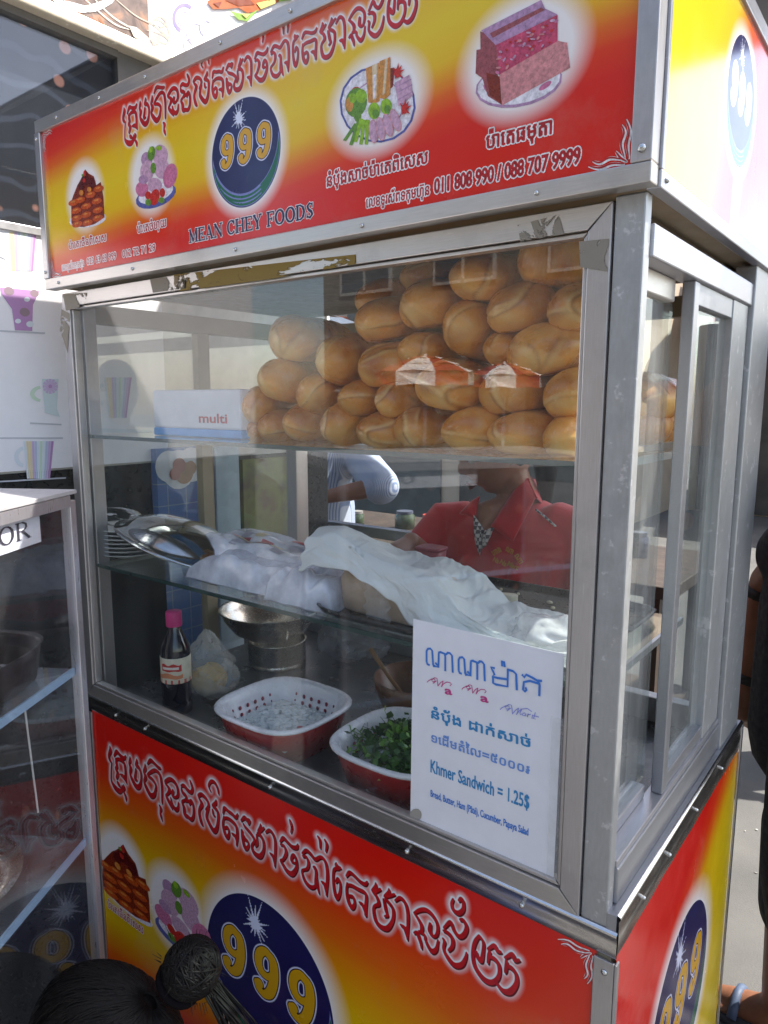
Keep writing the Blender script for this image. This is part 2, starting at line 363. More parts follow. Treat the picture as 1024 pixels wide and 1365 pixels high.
TITLE=[[[-10635,-889,17],[-10627,-975,78],[-10694,-1094,57],[-10682,-1188,66],[-10610,-1230,13]],[[-10610,-1230,13],[-10651,-1425,13],[-10670,-1612,13]],[[-10670,-1612,18],[-10644,-1686,57],[-10543,-1767,101],[-10401,-1799,100],[-10289,-1743,47],[-10263,-1636,17]],[[-10505,-1050,22],[-10397,-925,64],[-10284,-963,55],[-10139,-987,55],[-10070,-917,13]],[[-10458,-1116,22],[-10304,-1066,51],[-10149,-1096,63],[-10111,-1244,59],[-10116,-1407,51],[-10095,-1522,13]],[[-10423,-1088,22],[-10433,-1189,65],[-10414,-1264,52],[-10463,-1329,56],[-10401,-1406,73],[-10455,-1523,52]],[[-10310,-1402,17],[-10190,-1416,72],[-10104,-1506,17]],[[-10437,-1615,26],[-10402,-1642,74],[-10336,-1678,26]],[[-10208,-1607,17],[-10186,-1658,51],[-10231,-1739,21],[-10203,-1778,43],[-10156,-1843,60],[-10153,-1923,13]],[[-9913,-892,12],[-9920,-964,62],[-9958,-1050,37],[-9914,-1131,75],[-9946,-1253,42],[-9889,-1362,79],[-9761,-1470,95],[-9642,-1435,74],[-9569,-1283,41],[-9560,-1123,49],[-9631,-1021,69],[-9720,-1003,49],[-9683,-919,49],[-9678,-864,8]],[[-9729,-1101,37],[-9760,-1222,49],[-9777,-1307,62],[-9718,-1319,25]],[[-9397,-881,12],[-9404,-971,68],[-9456,-1057,40],[-9404,-1149,72],[-9463,-1263,41],[-9403,-1367,85],[-9266,-1491,92],[-9135,-1429,64],[-9075,-1268,28]],[[-9339,-1074,20],[-9210,-974,44],[-9060,-893,47],[-8921,-938,58],[-8878,-1107,54],[-8875,-1259,43],[-8892,-1480,27],[-8895,-1528,10]],[[-9317,-1103,24],[-9188,-1121,52],[-9083,-1193,47],[-9067,-1296,28]],[[-9320,-841,12],[-9205,-732,59],[-9073,-760,47],[-8958,-798,51],[-8896,-793,27]],[[-8987,-1608,20],[-8943,-1654,59],[-8968,-1741,24],[-8955,-1813,51],[-8923,-1901,12]],[[-8757,-1049,27],[-8740,-1013,50],[-8595,-918,57],[-8460,-932,64],[-8376,-1022,56],[-8372,-1171,45],[-8459,-1247,26],[-8540,-1231,53],[-8519,-1133,46]],[[-8758,-1065,19],[-8700,-1090,38],[-8626,-1155,69],[-8698,-1257,31],[-8748,-1312,31],[-8697,-1379,69],[-8612,-1469,58],[-8570,-1530,8]],[[-8600,-1313,19],[-8562,-1421,46],[-8476,-1495,69],[-8391,-1449,45],[-8364,-1318,15]],[[-8258,-936,15],[-8168,-905,55],[-8062,-956,55],[-7962,-965,47],[-7914,-874,43],[-7943,-797,47],[-7974,-740,25]],[[-8252,-979,15],[-8222,-1057,56],[-8119,-1095,44],[-8142,-1177,22],[-8244,-1259,37],[-8198,-1362,63],[-8184,-1492,67],[-8097,-1503,56],[-7988,-1522,52],[-7917,-1420,44],[-7906,-1239,44],[-7965,-1142,55],[-8022,-1222,29]],[[-8144,-1208,18],[-8032,-1167,37],[-7944,-1164,47]],[[-7740,-973,25],[-7739,-949,43],[-7643,-895,53],[-7508,-947,49],[-7460,-1045,39],[-7541,-1162,25]],[[-7733,-1000,22],[-7654,-1087,64],[-7729,-1217,40],[-7740,-1324,50],[-7693,-1468,61],[-7653,-1511,11]],[[-7462,-1089,25],[-7525,-1243,43],[-7502,-1350,67],[-7352,-1495,77],[-7259,-1430,59],[-7210,-1267,42],[-7201,-1092,48],[-7286,-1024,52],[-7346,-1003,28],[-7261,-929,48],[-7237,-863,10]],[[-7351,-1091,21],[-7335,-1171,35],[-7295,-1185,14]],[[-7393,-734,14],[-7438,-650,24],[-7362,-538,35],[-7260,-531,45],[-7184,-618,38],[-7169,-711,10]],[[-7062,-1046,14],[-7017,-930,44],[-6911,-953,41],[-6814,-967,44],[-6719,-1000,40],[-6665,-916,13]],[[-7051,-1141,17],[-6938,-1098,37],[-6802,-1116,50],[-6708,-1178,50],[-6692,-1340,44],[-6724,-1536,10]],[[-7037,-1107,17],[-7073,-1263,38],[-7033,-1419,58],[-6964,-1477,58],[-6911,-1371,31],[-6947,-1285,41],[-7028,-1317,21]],[[-6832,-1353,17],[-6747,-1376,47],[-6706,-1486,13]],[[-6577,-1002,16],[-6487,-912,46],[-6431,-932,49],[-6356,-917,32],[-6388,-984,36]],[[-6519,-1049,23],[-6475,-1087,36],[-6346,-1147,45],[-6256,-1221,39],[-6251,-1274,19]],[[-6563,-1191,36],[-6554,-1341,46],[-6492,-1497,56],[-6406,-1420,26],[-6418,-1341,30],[-6492,-1316,46],[-6513,-1268,16]],[[-6258,-1277,19],[-6318,-1384,33],[-6266,-1487,65],[-6120,-1495,67],[-6023,-1345,38],[-6018,-1180,44],[-6087,-1099,48],[-6160,-1087,29]],[[-6080,-884,9],[-6082,-947,44],[-6140,-1038,32],[-6084,-1002,29],[-5998,-914,13]],[[-6187,-1125,19],[-6177,-1272,35],[-6224,-1346,16]],[[-5957,-979,13],[-5866,-908,34],[-5779,-949,46],[-5730,-1063,40],[-5735,-1253,40],[-5754,-1531,9]],[[-5861,-1332,16],[-5785,-1368,50],[-5754,-1504,12]],[[-5613,-1016,12],[-5535,-918,43],[-5433,-956,39],[-5333,-994,45],[-5232,-966,42],[-5197,-899,12]],[[-5601,-1064,15],[-5522,-1058,30],[-5473,-1157,46],[-5546,-1308,25],[-5609,-1361,25],[-5549,-1416,52],[-5464,-1486,64],[-5345,-1488,64],[-5241,-1336,42],[-5238,-1204,36],[-5286,-1132,42],[-5337,-1167,36],[-5356,-1254,30],[-5289,-1265,15]],[[-5372,-540,21],[-5350,-583,42],[-5331,-654,30],[-5354,-749,6]],[[-5101,-1015,15],[-5011,-926,38],[-4914,-950,43],[-4819,-1000,37],[-4723,-926,31],[-4660,-907,31],[-4589,-966,42],[-4560,-1106,39],[-4562,-1259,37],[-4584,-1530,9]],[[-4682,-1338,14],[-4620,-1361,43],[-4584,-1499,11]],[[-5089,-1062,15],[-5013,-1043,26],[-4966,-1127,41],[-5001,-1246,24],[-5108,-1318,15],[-5103,-1394,30],[-5039,-1497,53],[-4926,-1538,50],[-4828,-1481,23],[-4826,-1402,14],[-4801,-1236,35],[-4822,-1155,38],[-4854,-1156,20]],[[-4802,-1262,29],[-4773,-1456,35],[-4743,-1567,9]],[[-4749,-582,20],[-4709,-624,34],[-4705,-761,7]],[[-4602,-581,20],[-4563,-640,36],[-4586,-768,7]],[[-4367,-876,8],[-4367,-921,39],[-4283,-922,19]],[[-4322,-952,22],[-4414,-1004,25],[-4437,-1153,25],[-4418,-1347,36],[-4367,-1476,48],[-4305,-1372,28],[-4286,-1212,25],[-4333,-1132,36],[-4376,-1202,17]],[[-4164,-1008,14],[-4098,-917,35],[-4010,-928,32],[-3894,-975,35],[-3794,-979,34],[-3746,-921,11]],[[-4144,-1148,19],[-4055,-1120,32],[-3924,-1123,37],[-3809,-1120,37],[-3766,-1174,32],[-3781,-1377,35],[-3781,-1495,27]],[[-4144,-1123,14],[-4160,-1255,30],[-4126,-1414,49],[-4058,-1495,52],[-3998,-1405,27],[-4027,-1306,33],[-4101,-1315,25]],[[-3902,-1335,13],[-3838,-1355,40],[-3781,-1476,11]],[[-3583,-872,8],[-3588,-934,36],[-3653,-1024,18],[-3583,-1004,21],[-3500,-930,18]],[[-3639,-1042,16],[-3569,-1082,36],[-3527,-1184,39],[-3611,-1260,18],[-3625,-1352,34],[-3577,-1500,52],[-3471,-1546,57],[-3361,-1504,51],[-3266,-1325,30],[-3259,-1154,35],[-3322,-1088,38],[-3390,-1048,28]],[[-3336,-856,8],[-3341,-911,33],[-3417,-1013,20],[-3308,-944,23],[-3234,-892,10]],[[-3439,-1071,15],[-3417,-1132,36],[-3389,-1240,38],[-3362,-1299,18],[-3416,-1337,8]],[[-3223,-990,10],[-3130,-900,30],[-3038,-951,39],[-2998,-1073,34],[-2991,-1211,32],[-2999,-1511,7]],[[-3122,-1334,10],[-3048,-1357,45],[-3005,-1478,10]],[[-2882,-1029,12],[-2793,-940,29],[-2680,-880,38],[-2568,-913,42],[-2487,-1011,30],[-2485,-1148,24],[-2538,-1232,17],[-2608,-1186,48],[-2603,-1068,28]],[[-2874,-1037,12],[-2817,-1080,29],[-2752,-1164,43],[-2751,-1257,29]],[[-2878,-1344,12],[-2827,-1318,37],[-2788,-1392,41],[-2762,-1449,32],[-2748,-1525,7]],[[-2789,-1276,17],[-2700,-1290,24],[-2686,-1364,19]],[[-2687,-1341,12],[-2648,-1415,36],[-2572,-1480,50],[-2498,-1407,28],[-2469,-1254,5]],[[-2375,-1013,12],[-2272,-872,28],[-2215,-968,39],[-2131,-1027,36],[-2051,-953,38],[-2014,-824,36],[-2067,-750,34],[-2114,-762,18]],[[-2382,-1062,12],[-2309,-1060,35],[-2236,-1114,41],[-2234,-1226,30],[-2292,-1324,14]],[[-2386,-1190,16],[-2362,-1223,23],[-2377,-1345,21],[-2302,-1444,51],[-2193,-1500,55],[-2076,-1426,41],[-2020,-1295,20],[-2006,-1209,4]],[[-2236,-509,11],[-2258,-586,20],[-2233,-663,34],[-2150,-679,43],[-2075,-588,29],[-2073,-477,27],[-2109,-439,25],[-2143,-488,13]],[[-1818,-854,11],[-1878,-977,29],[-1908,-1125,27],[-1898,-1276,33],[-1845,-1382,49],[-1730,-1464,60],[-1618,-1453,48],[-1543,-1372,32],[-1502,-1262,26],[-1512,-1137,36],[-1573,-1082,39],[-1650,-1079,26]],[[-1813,-856,13],[-1755,-914,22],[-1750,-1022,20],[-1777,-1212,37],[-1839,-1178,40],[-1852,-1118,15]],[[-1680,-985,11],[-1585,-882,30],[-1544,-937,38],[-1490,-931,15]],[[-1541,-1416,22],[-1441,-1480,47],[-1335,-1432,55],[-1254,-1278,36],[-1254,-1150,31],[-1314,-1085,38],[-1400,-1077,32]],[[-1424,-982,11],[-1321,-874,31],[-1287,-942,37],[-1221,-907,10]],[[-1652,-1015,22],[-1668,-1088,22],[-1674,-1190,11]],[[-1401,-1024,21],[-1408,-1146,25],[-1417,-1195,8]]]
# ------------------------------------------------------------------ shared materials
ALU = brushed('aluminium_warm', (.60, .57, .54), .34, .85, (.6, 12, 12))
ALUV = brushed('aluminium_upright', (.56, .54, .54), .34, .85, (12, 12, .6))
WHITE_ALU = brushed('pale_aluminium', (.50, .50, .53), .34, .85, (12, .6, 12))
GALV = brushed('galvanised_steel', (.46, .47, .48), .42, .75, (5, 5, 1.2), .7, (.72, .72, .74))
STEEL = brushed('polished_steel', (.74, .72, .70), .2, 1.0, (.8, .8, 10), .12, (.45, .38, .32))
POT = brushed('pot_steel', (.72, .66, .56), .24, 1.0, (4, 4, 20))
SCREW = M('screw_head', (.62, .62, .60), .25, .9)
GLASS = glass_mat('window_glass', dust=.014, base=.042)
SIDEGLASS = glass_mat('side_glass', (.90, .94, .93), dust=.10)
SHELFGLASS = glass_mat('shelf_glass', (.90, .95, .93), dust=.014)
EDGEGLASS = M('glass_edge', (.025, .055, .05), .15, 0, .1, spec=.8)
BLACKP = M('black_panel', (.012, .014, .015), .35, var=.3)
DARKSTEEL = M('counter_steel', (.09, .095, .10), .3, .5, var=.3, scale=12)
BEIGE = M('beige_board', (.36, .30, .20), .6, var=.15, scale=8)
WHITEP = M('white_plastic', (.78, .78, .80), .35, var=.04)
TAPE = None
def tape_mat(name, col, lo, hi, cs):
    s = N(name); v = s.coord('Object', cs); nz = s.noise(28, 6, v, .62, .6)
    s.set(Base_Color=s.mix(s.noise(90, 3), tuple(c*.75 for c in col), tuple(c*1.2 for c in col)), Roughness=.75, Alpha=s.rng(nz, lo, hi))
    s.bump(nz, .3); return s.m
TAPE = tape_mat('tape_residue', (.24, .16, .035), .43, .455, (.5, 1, 1.2))
GLUE = tape_mat('glue_residue', (.28, .245, .20), .46, .48, (1, 1, 1))

# ------------------------------------------------------------------ printed sign panels
TITLE_LOW = [[(x/1e4, z/1e4, w/1e4) for x, z, w in st] for st in TITLE]
TITLE_UP = [[(-.8534+(x+1.0359)*.6253, 1.080+(z+.1205)*.625, w*.66) for x, z, w in st] for st in TITLE_LOW]
NINE = [[(.18, .52, .20), (-.02, .60, .20), (-.20, .46, .24), (-.24, .22, .25), (-.14, .02, .22), (.06, -.02, .18), (.22, .10, .16)],
        [(.02, .58, .20), (.20, .48, .26), (.26, .22, .28), (.24, -.10, .28), (.14, -.40, .26), (-.04, -.54, .2), (-.22, -.48, .18), (-.27, -.36, .2)], [(-.22, -.36, .24), (-.19, -.34, .24)]]
def star_strokes(cx, cz, r):
    rnd = random.Random(3); out = []
    for i in range(16):
        a = 2*math.pi*i/16+rnd.uniform(-.1, .1); L = r*rnd.choice((.5, .7, .8, 1.0))*(1.35 if abs(math.sin(a)) > .8 else .9)
        out.append([(cx, cz, r*.16), (cx+L*math.cos(a)*.5, cz+L*math.sin(a)*.5, r*.07), (cx+L*math.cos(a), cz+L*math.sin(a), 0)])
    return out
def nines(cx, cz, r, mirror=1):
    h = r*.475; out = []
    for k in (-1, 0, 1):
        ox = cx+k*r*.535; oz = cz+r*.12
        out += [[(ox+h*(x*1.05+z*.06), oz+h*z*1.02, w*h) for x, z, w in st] for st in NINE]
    return out
def sign_material(name, rough=.2, line=.002, glowcol=(.88, .82, .80), coat=0.0):
    s = N(name)
    v = s.coord()
    A = s.attr
    grad = s.ramp(A('bg'), [(0, (.70, .008, .006)), (.22, (.74, .032, .005)), (.38, (.76, .13, .004)), (.52, (.78, .31, .003)), (.66, (.80, .49, .003)), (1, (.80, .57, .006))])
    grain = s.noise(900, 2, v); grad = s.mix(s.rng(grain, .3, .7, 0, .10), grad, (.35, .08, .01))
    c = s.mix(A('glow'), grad, glowcol)
    dt = A('dt')
    dt = s.math('SUBTRACT', dt, line*.5); red = s.ramp(s.noise(55, 2, v), [(.3, (.42, .006, .010)), (.7, (.58, .014, .018))])
    c = s.mix(s.rng(dt, line*1.05, line*.75), c, (.80, .78, .80))
    c = s.mix(s.rng(s.math('SUBTRACT', A('ds'), line*.5), .0004, -.0003), c, (.13, .004, .006))
    c = s.mix(s.rng(dt, .0003, -.0003), c, red)
    ov = A('ov')
    navy = s.mix(s.noise(12, 2, v), (.010, .009, .060), (.020, .018, .11))
    navy = s.mix(s.rng(A('st'), .25, 1), navy, (.72, .74, .9))
    sw = A('sw')
    navy = s.mix(s.rng(sw, -.0012, -.0004), navy, (.22, .24, .55)); navy = s.mix(s.rng(sw, -.0002, .0004), navy, (.008, .12, .05))
    dn = A('dn')
    navy = s.mix(s.rng(dn, line*2.1, line*1.5), navy, (.68, .68, .86)); navy = s.mix(s.rng(dn, line*1.0, line*.7), navy, (.03, .006, .012))
    navy = s.mix(s.rng(dn, line*.15, -line*.15), navy, (.66, .34, .008))
    c = s.mix(s.rng(ov, .0004, -.0004), c, navy)
    c = s.mix(s.rng(s.noise(260, 2, v), .76, .79, 0, .6), c, (.10, .06, .04)); c = s.mix(s.rng(s.noise(5, 8, v, .7), .55, .8, 0, .22), c, (.45, .38, .32))
    s.set(Base_Color=c, Roughness=s.rng(s.noise(14, 4, v), .3, .7, rough*.8, rough*1.4), Specular_IOR_Level=.5 if not coat else .6, Coat_Weight=coat, Coat_Roughness=.12, Coat_IOR=1.7)
    s.bump(s.noise(9, 3, v), .05, .003)
    MATS[name] = s.m; return s.m
SIGN_S = sign_material('printed_vinyl_small', line=.0016)
SIGN_C = sign_material('printed_vinyl_laminated', rough=.16, line=.0016, coat=.4)
SIGN_L = sign_material('printed_vinyl_large', line=.0027)
def sign_panel(parent, mat, plane, val, u0, u1, z0, z1, step, bgf, title, ovals, glows, outward):
    gx = np.linspace(u0, u1, int((u1-u0)/step)+1); gz = np.linspace(z0, z1, int((z1-z0)/step)+1); nx, nz = len(gx), len(gz)
    X, Z = np.meshgrid(gx, gz, indexing='ij')
    big = .05
    dt = sdf(title, gx, gz, big) if title else np.full(X.shape, big)
    sc = ovals[0][2]/.157 if ovals else 1
    sh = max(1, int(round(.0011*(2 if sc > .8 else 1.2)/step)))
    ds = np.full_like(dt, big); ds[sh:, :] = dt[:-sh, :]; ds[:, :-1] = ds[:, 1:]
    glow = np.clip(1-(dt-.0005)/(.011*max(sc, .55)), 0, 1)**1.4 if title else np.zeros_like(X)
    ov = np.full_like(X, big); dn = np.full_like(X, big); st = np.zeros_like(X); sw = np.full_like(X, -big)
    for cx, cz, r in ovals:
        rz = r*1.01; rho = np.hypot((X-cx)/r, (Z-cz)/rz); o = (rho-1)*r; ov = np.minimum(ov, o)
        glow = np.maximum(glow, np.clip(1-o/(r*.28), 0, 1)**1.3)
        dn = np.minimum(dn, sdf(nines(cx, cz, r), gx, gz, big))
        sx, sz = cx-.15*r, cz+.67*r; s1 = sdf(star_strokes(sx, sz, r*.26), gx, gz, .02)
        st = np.maximum(st, np.maximum((s1 < .0003)*1.0, np.exp(-np.hypot(X-sx, Z-sz)/(r*.07))*.95))
        c = (np.hypot((X-cx+.02*r)/(r*.97), (Z-cz-.22*r)/(r*.97))-1)*r
        g = np.minimum(-o-.035*r, c)
        band = np.abs(((c/r+.02) % .075)-.0375)*r-.012*r
        left = X < cx+.30*r-(Z-cz)*.2
        g = np.where(left, np.minimum(g, np.where(-o < .075*r, g, band)), g)
        sw = np.maximum(sw, g)
    for cx, cz, rx, rz in glows:
        rho = np.hypot((X-cx)/rx, (Z-cz)/rz); glow = np.maximum(glow, np.clip((1.32-rho)/.42, 0, 1)**1.2)
    bgv = bgf(X, Z)
    if plane == 1: P = np.stack([X, np.full_like(X, val), Z], -1)
    else: P = np.stack([np.full_like(X, val), X, Z], -1)
    P = P.reshape(-1, 3)-np.array(origin(parent)[:])
    me = bpy.data.meshes.new('sign_panel')
    i, j = np.meshgrid(np.arange(nx-1), np.arange(nz-1), indexing='ij'); a = (i*nz+j).ravel()
    q = np.stack([a, a+nz, a+nz+1, a+1], -1) if outward else np.stack([a, a+1, a+nz+1, a+nz], -1)
    me.vertices.add(len(P)); me.vertices.foreach_set('co', P.ravel()); me.loops.add(q.size); me.loops.foreach_set('vertex_index', q.ravel().astype(np.int32))
    me.polygons.add(len(q)); me.polygons.foreach_set('loop_start', np.arange(0, q.size, 4, dtype=np.int32)); me.update(calc_edges=True)
    for nme, arr in dict(dt=dt, ds=ds, glow=glow, ov=ov, dn=dn, st=st, sw=sw, bg=bgv).items():
        me.attributes.new(nme, 'FLOAT', 'POINT').data.foreach_set('value', arr.ravel().astype(np.float32))
    me.materials.append(mat)
    o = bpy.data.objects.new('sign_panel', me); COL.objects.link(o); o.parent = parent
    return o
def backing(parent, name, a, b, m=None): return MB().box(a, b).build(name, m or ALU, parent)

# ------------------------------------------------------------------ the cart
cart = thing('food_cart', 'stainless steel and glass sandwich cart with red and yellow printed sign panels', 'food cart', (-.57, .33, GZ))
XL, XR, YB = -1.15, 0.0, .66
def band(zc0, zc1, xa, xb, up, dn, pw=1.0):
    def f(X, Z):
        t = (Z-(zc0+(zc1-zc0)*np.clip((X-xa)/(xb-xa), 0, 1)**pw)); wob = .008*np.sin(X*9)
        t = t+wob
        return np.clip(1-np.where(t > 0, t/up, -t/dn), 0, 1)
    return f
# upper sign
sign_u = sign_panel(cart, SIGN_S, 1, -.02, -1.135, -.02, .853, 1.118, .0013, band(.972, 1.066, -1.13, -.02, .135, .125, 1.3), TITLE_UP, [(-.581, .9735, .0725)],
    [(-1.003, .983, .052, .052), (-.805, .982, .052, .052), (-.342, .985, .066, .052), (-.146, .985, .064, .054)], True)
backing(cart, 'sign_backing', (-1.148, -.017, .84), (-.004, -.004, 1.132), BEIGE)
for nm, a, b, m in [('sign_frame_bar', (XL, -.026, 1.116), (.0, -.004, 1.138), ALU), ('sign_frame_bar', (XL, -.026, .834), (.0, -.004, .854), ALU),
                    ('sign_frame_bar', (XL-.002, -.027, .854), (-1.134, -.004, 1.116), ALUV), ('sign_frame_bar', (-.021, -.027, .854), (.0, -.004, 1.116), ALUV)]:
    MB().box(a, b).build(nm, m, cart, bevel=.0015)
ssu = sign_panel(cart, SIGN_C, 0, -.001, .004, YB-.01, .85, 1.118, .0016, lambda Y, Z: np.clip(.15+1.15*np.exp(-((Y-.06-(Z-1.0)*.55)/.17)**2)+.35*np.clip((.95-Z)/.1, 0, 1)*(Y > .3), 0, 1), None, [(.315, 1.008, .076)], [], True)
backing(cart, 'side_sign_backing', (-.014, .004, .842), (-.004, YB, 1.13), BEIGE)
MB().box((-.012, -.003, 1.116), (.003, YB, 1.137)).build('sign_frame_bar', WHITE_ALU, cart, bevel=.0015)
MB().box((-.012, -.003, .833), (.003, YB, .851)).build('sign_frame_bar', WHITE_ALU, cart, bevel=.0015)
MB().box((-.012, -.003, .851), (.003, .004, 1.116)).build('sign_frame_bar', WHITE_ALU, cart, bevel=.001)
MB().box((XL, -.004, 1.128), (-.012, YB, 1.14)).build('roof', GALV, cart, bevel=.002)
MB().box((XL, .002, .84), (XL+.01, YB, 1.128)).build('side_sign_backing', BEIGE, cart)
MB().box((XL+.01, YB-.012, .84), (-.014, YB, 1.128)).build('rear_sign_backing', BEIGE, cart)
MB().box((XL+.01, .0, .842), (-.014, YB-.012, .85)).build('ceiling', BEIGE, cart)
MB().box((-1.11, .05, .835), (-.05, YB-.03, .839)).build('ceiling_board', M('brown_board', (.16, .12, .075), .6, var=.25), cart)

# posts
for a, b in [((-.044, .001, 0.0), (-.012, .02, .834)), ((-1.137, .022, 0.0), (-1.105, .05, .834)), ((-.036, .51, .0), (-.004, .645, .834)), ((-1.137, .60, 0), (-1.10, .645, .834))]:
    MB().box(a, b).build('corner_post', GALV if a[0] > -1 else ALUV, cart, bevel=.002)
# front window frame (mitred) with a raised inner lip
WL, WR, WB, WT = -1.137, -.045, .008, .829
def mitred(name, L, R, B, T, w, y0, y1, parent, mats):
    i = (L+w, R-w, B+w, T-w)
    for k, poly in enumerate([[(L, T), (R, T), (i[1], i[3]), (i[0], i[3])], [(L, B), (i[0], i[2]), (i[1], i[2]), (R, B)], [(L, B), (L, T), (i[0], i[3]), (i[0], i[2])], [(R, B), (i[1], i[2]), (i[1], i[3]), (R, T)]]):
        g = .0006; cx = sum(p[0] for p in poly)/4; cz = sum(p[1] for p in poly)/4
        pts = [(p[0]+(g if p[0] < cx else -g), p[1]+(g if p[1] < cz else -g)) for p in poly]
        MB().hexa([(p[0], y0, p[1]) for p in pts]+[(p[0], y1, p[1]) for p in pts]).build(name, mats[k > 1], parent, bevel=.0012)
mitred('window_frame_bar', WL, WR, WB, WT, .0265, -.002, .018, cart, (ALU, ALUV))
mitred('window_frame_lip', WL+.0265, WR-.0265, WB+.0265, WT-.0265, .006, .002, .017, cart, (ALU, ALUV))
MB().box((WL+.03, .0085, WB+.03), (WR-.03, .0125, WT-.03)).build('front_window', GLASS, cart)
def strip(name, pts, y, m, parent=cart):
    MB().add([FY(px, py, y) for px, py in pts], [tuple(range(len(pts)))]).build(name, m, parent, solid=.0003)
strip('tape_residue', [(232, 366), (474, 339), (474, 352), (360, 372), (232, 389)], -.0026, TAPE)
for P in ([(690, 300), (745, 286), (752, 312), (694, 322)], [(772, 322), (812, 318), (810, 362), (774, 356)], [(84, 392), (116, 390), (112, 408), (88, 414)], [(82, 412), (93, 418), (90, 470), (80, 440)], [(200, 372), (250, 366), (248, 384), (204, 390)]):
    strip('glue_residue', P, -.0026, GLUE)
SIDERAIL = brushed('rail_grey', (.40, .41, .44), .36, .85, (12, .6, 12))
MB().box((-.034, .02, .0765), (-.010, .51, .0855)).build('side_rail', WHITE_ALU, cart, bevel=.001)
# side windows: two sliding frames
for xa, ya, yb, za, zb, nm, m in [(-.034, .02, .51, .772, .806, 'side_rail', WHITE_ALU), (-.034, .02, .51, .0295, .076, 'side_rail', SIDERAIL), (-.045, .02, .18, .745, .772, 'side_frame_bar', ALU), (-.05, .02, .18, .086, .105, 'side_frame_bar', SIDERAIL)]:
    MB().box((xa, ya, za), (-.008 if nm == 'side_rail' else -.03, yb, zb)).build(nm, m, cart, bevel=.002)
MB().box((-.028, .200, .086), (-.012, .221, .772)).build('sliding_frame_stile', SIDERAIL, cart, bevel=.0015)
MB().box((-.036, .41, .086), (-.012, .505, .772)).build('sliding_frame_stile', GALV, cart, bevel=.0015)
MB().box((-.034, .226, .745), (-.014, .41, .772)).build('sliding_frame_rail', SIDERAIL, cart, bevel=.001)
MB().box((-.034, .226, .086), (-.014, .41, .108)).build('sliding_frame_rail', SIDERAIL, cart, bevel=.001)
MB().box((-.042, .02, .105), (-.038, .2, .745)).build('side_window', SIDEGLASS, cart)
MB().box((-.026, .226, .108), (-.022, .41, .745)).build('side_window', SIDEGLASS, cart)
# left side: rails, mullion, upper glass, lower black board
MB().box((-1.137, .05, .775), (-1.11, .60, .812)).build('side_rail', BEIGE, cart, bevel=.002)
MB().box((-1.135, .303, .02), (-1.112, .335, .775)).build('sliding_frame_stile', BEIGE, cart, bevel=.0015)
MB().box((-1.127, .05, .02), (-1.123, .303, .775)).build('side_window', GLASS, cart)
MB().box((-1.127, .335, .02), (-1.123, .60, .775)).build('side_window', GLASS, cart)
MB().box((-1.12, .05, .002), (-1.114, .19, .285)).build('side_board', BLACKP, cart)
# rear: rails and a post
MB().box((-1.10, .62, .775), (-.036, .645, .812)).build('rear_rail', BEIGE, cart, bevel=.002)
MB().box((-1.10, .615, .0), (-.036, .645, .05)).build('rear_rail', GALV, cart, bevel=.002)
# counter, shelves
MB().box((-1.135, .018, -.02), (-.012, .64, -.001)).build('counter', DARKSTEEL, cart, bevel=.001)
for z, yb in ((.5525, .34), (.288, .375)):
    sh = MB().box((-1.105, .022, z-.003), (-.05, yb, z+.003)).build('glass_shelf', SHELFGLASS, cart)
    MB().box((-1.106, .0195, z-.0034), (-.05, .0218, z+.0034)).build('shelf_edge', EDGEGLASS, sh)
    MB().box((-.049, .02, z-.006), (-.044, yb, z+.004)).build('shelf_bracket', WHITE_ALU, cart)
    MB().box((-1.112, .05, z-.008), (-1.106, yb, z+.003)).build('shelf_bracket', ALU, cart)
# steel strips round the counter edge, with a rolled lip
def strip_prof(name, along, a, b, z0, z1, off, m):
    mb = MB(); k = 40; vs = []; rnd = random.Random(5)
    prof = [(0.0, z0), (.0022, z0+.004), (.0030, (z0+z1)/2), (.0024, z1-.006), (.0048, z1-.003), (.004, z1), (0, z1+.0015)]
    for i in range(k+1):
        t = a+(b-a)*i/k; w = .0003*math.sin(t*23)+.0002*math.sin(t*61)
        for d, z in prof:
            q = d+(w if 0 < d < .004 else 0)
            vs.append((t, -off-q, z) if along == 'x' else (off+q, t, z))
    n = len(prof); fs = [(i*n+j, (i+1)*n+j, (i+1)*n+j+1, i*n+j+1) for i in range(k) for j in range(n-1)]
    if along != 'x': pass
    mb.add(vs, fs).build(name, m, cart, smooth=True)
strip_prof('edge_strip', 'x', XL+.01, .002, -.026, .008, .0, STEEL)
strip_prof('edge_strip', 'y', .0, .657, -.024, .030, .0, STEEL)
MB().box((-.012, .0, .0), (-.0005, .66, .029)).build('edge_ledge', SIDERAIL, cart)
# lower body
band_low = band(-.42, -.37, -1.1, -.1, .34, .28)
sign_l = sign_panel(cart, SIGN_L, 1, .0, -1.125, -.022, -.76, -.026, .0019, lambda X, Z: np.clip(band_low(X, Z)*(.94-.34*np.clip((X+.75)/.6, 0, 1)), 0, 1), TITLE_LOW, [(-.605, -.394, .160)],
    [(-1.048, -.365, .085, .085), (-.862, -.375, .085, .085)], True)
ssl = sign_panel(cart, SIGN_L, 0, .0, .006, .652, -.76, -.022, .0025, lambda Y, Z: np.clip(1-np.abs((Y-.60-(Z+.34)*.12))/.42-np.clip((Z+.16)/.25, 0, 1), 0, 1), None, [(.338, -.345, .165)], [], True)
MB().box((-1.13, .003, -.765), (-.006, .012, -.022)).build('sign_backing', BEIGE, cart)
MB().box((-.012, .012, -.765), (-.003, .656, -.022)).build('side_sign_backing', BEIGE, cart)
MB().box((-1.135, .012, -.765), (-1.125, .656, -.022)).build('side_panel', ALU, cart)
MB().box((-1.125, .646, -.765), (-.012, .656, -.022)).build('rear_panel', ALU, cart)
MB().box((-1.125, .012, -.765), (-.012, .646, -.75)).build('base_board', GALV, cart)
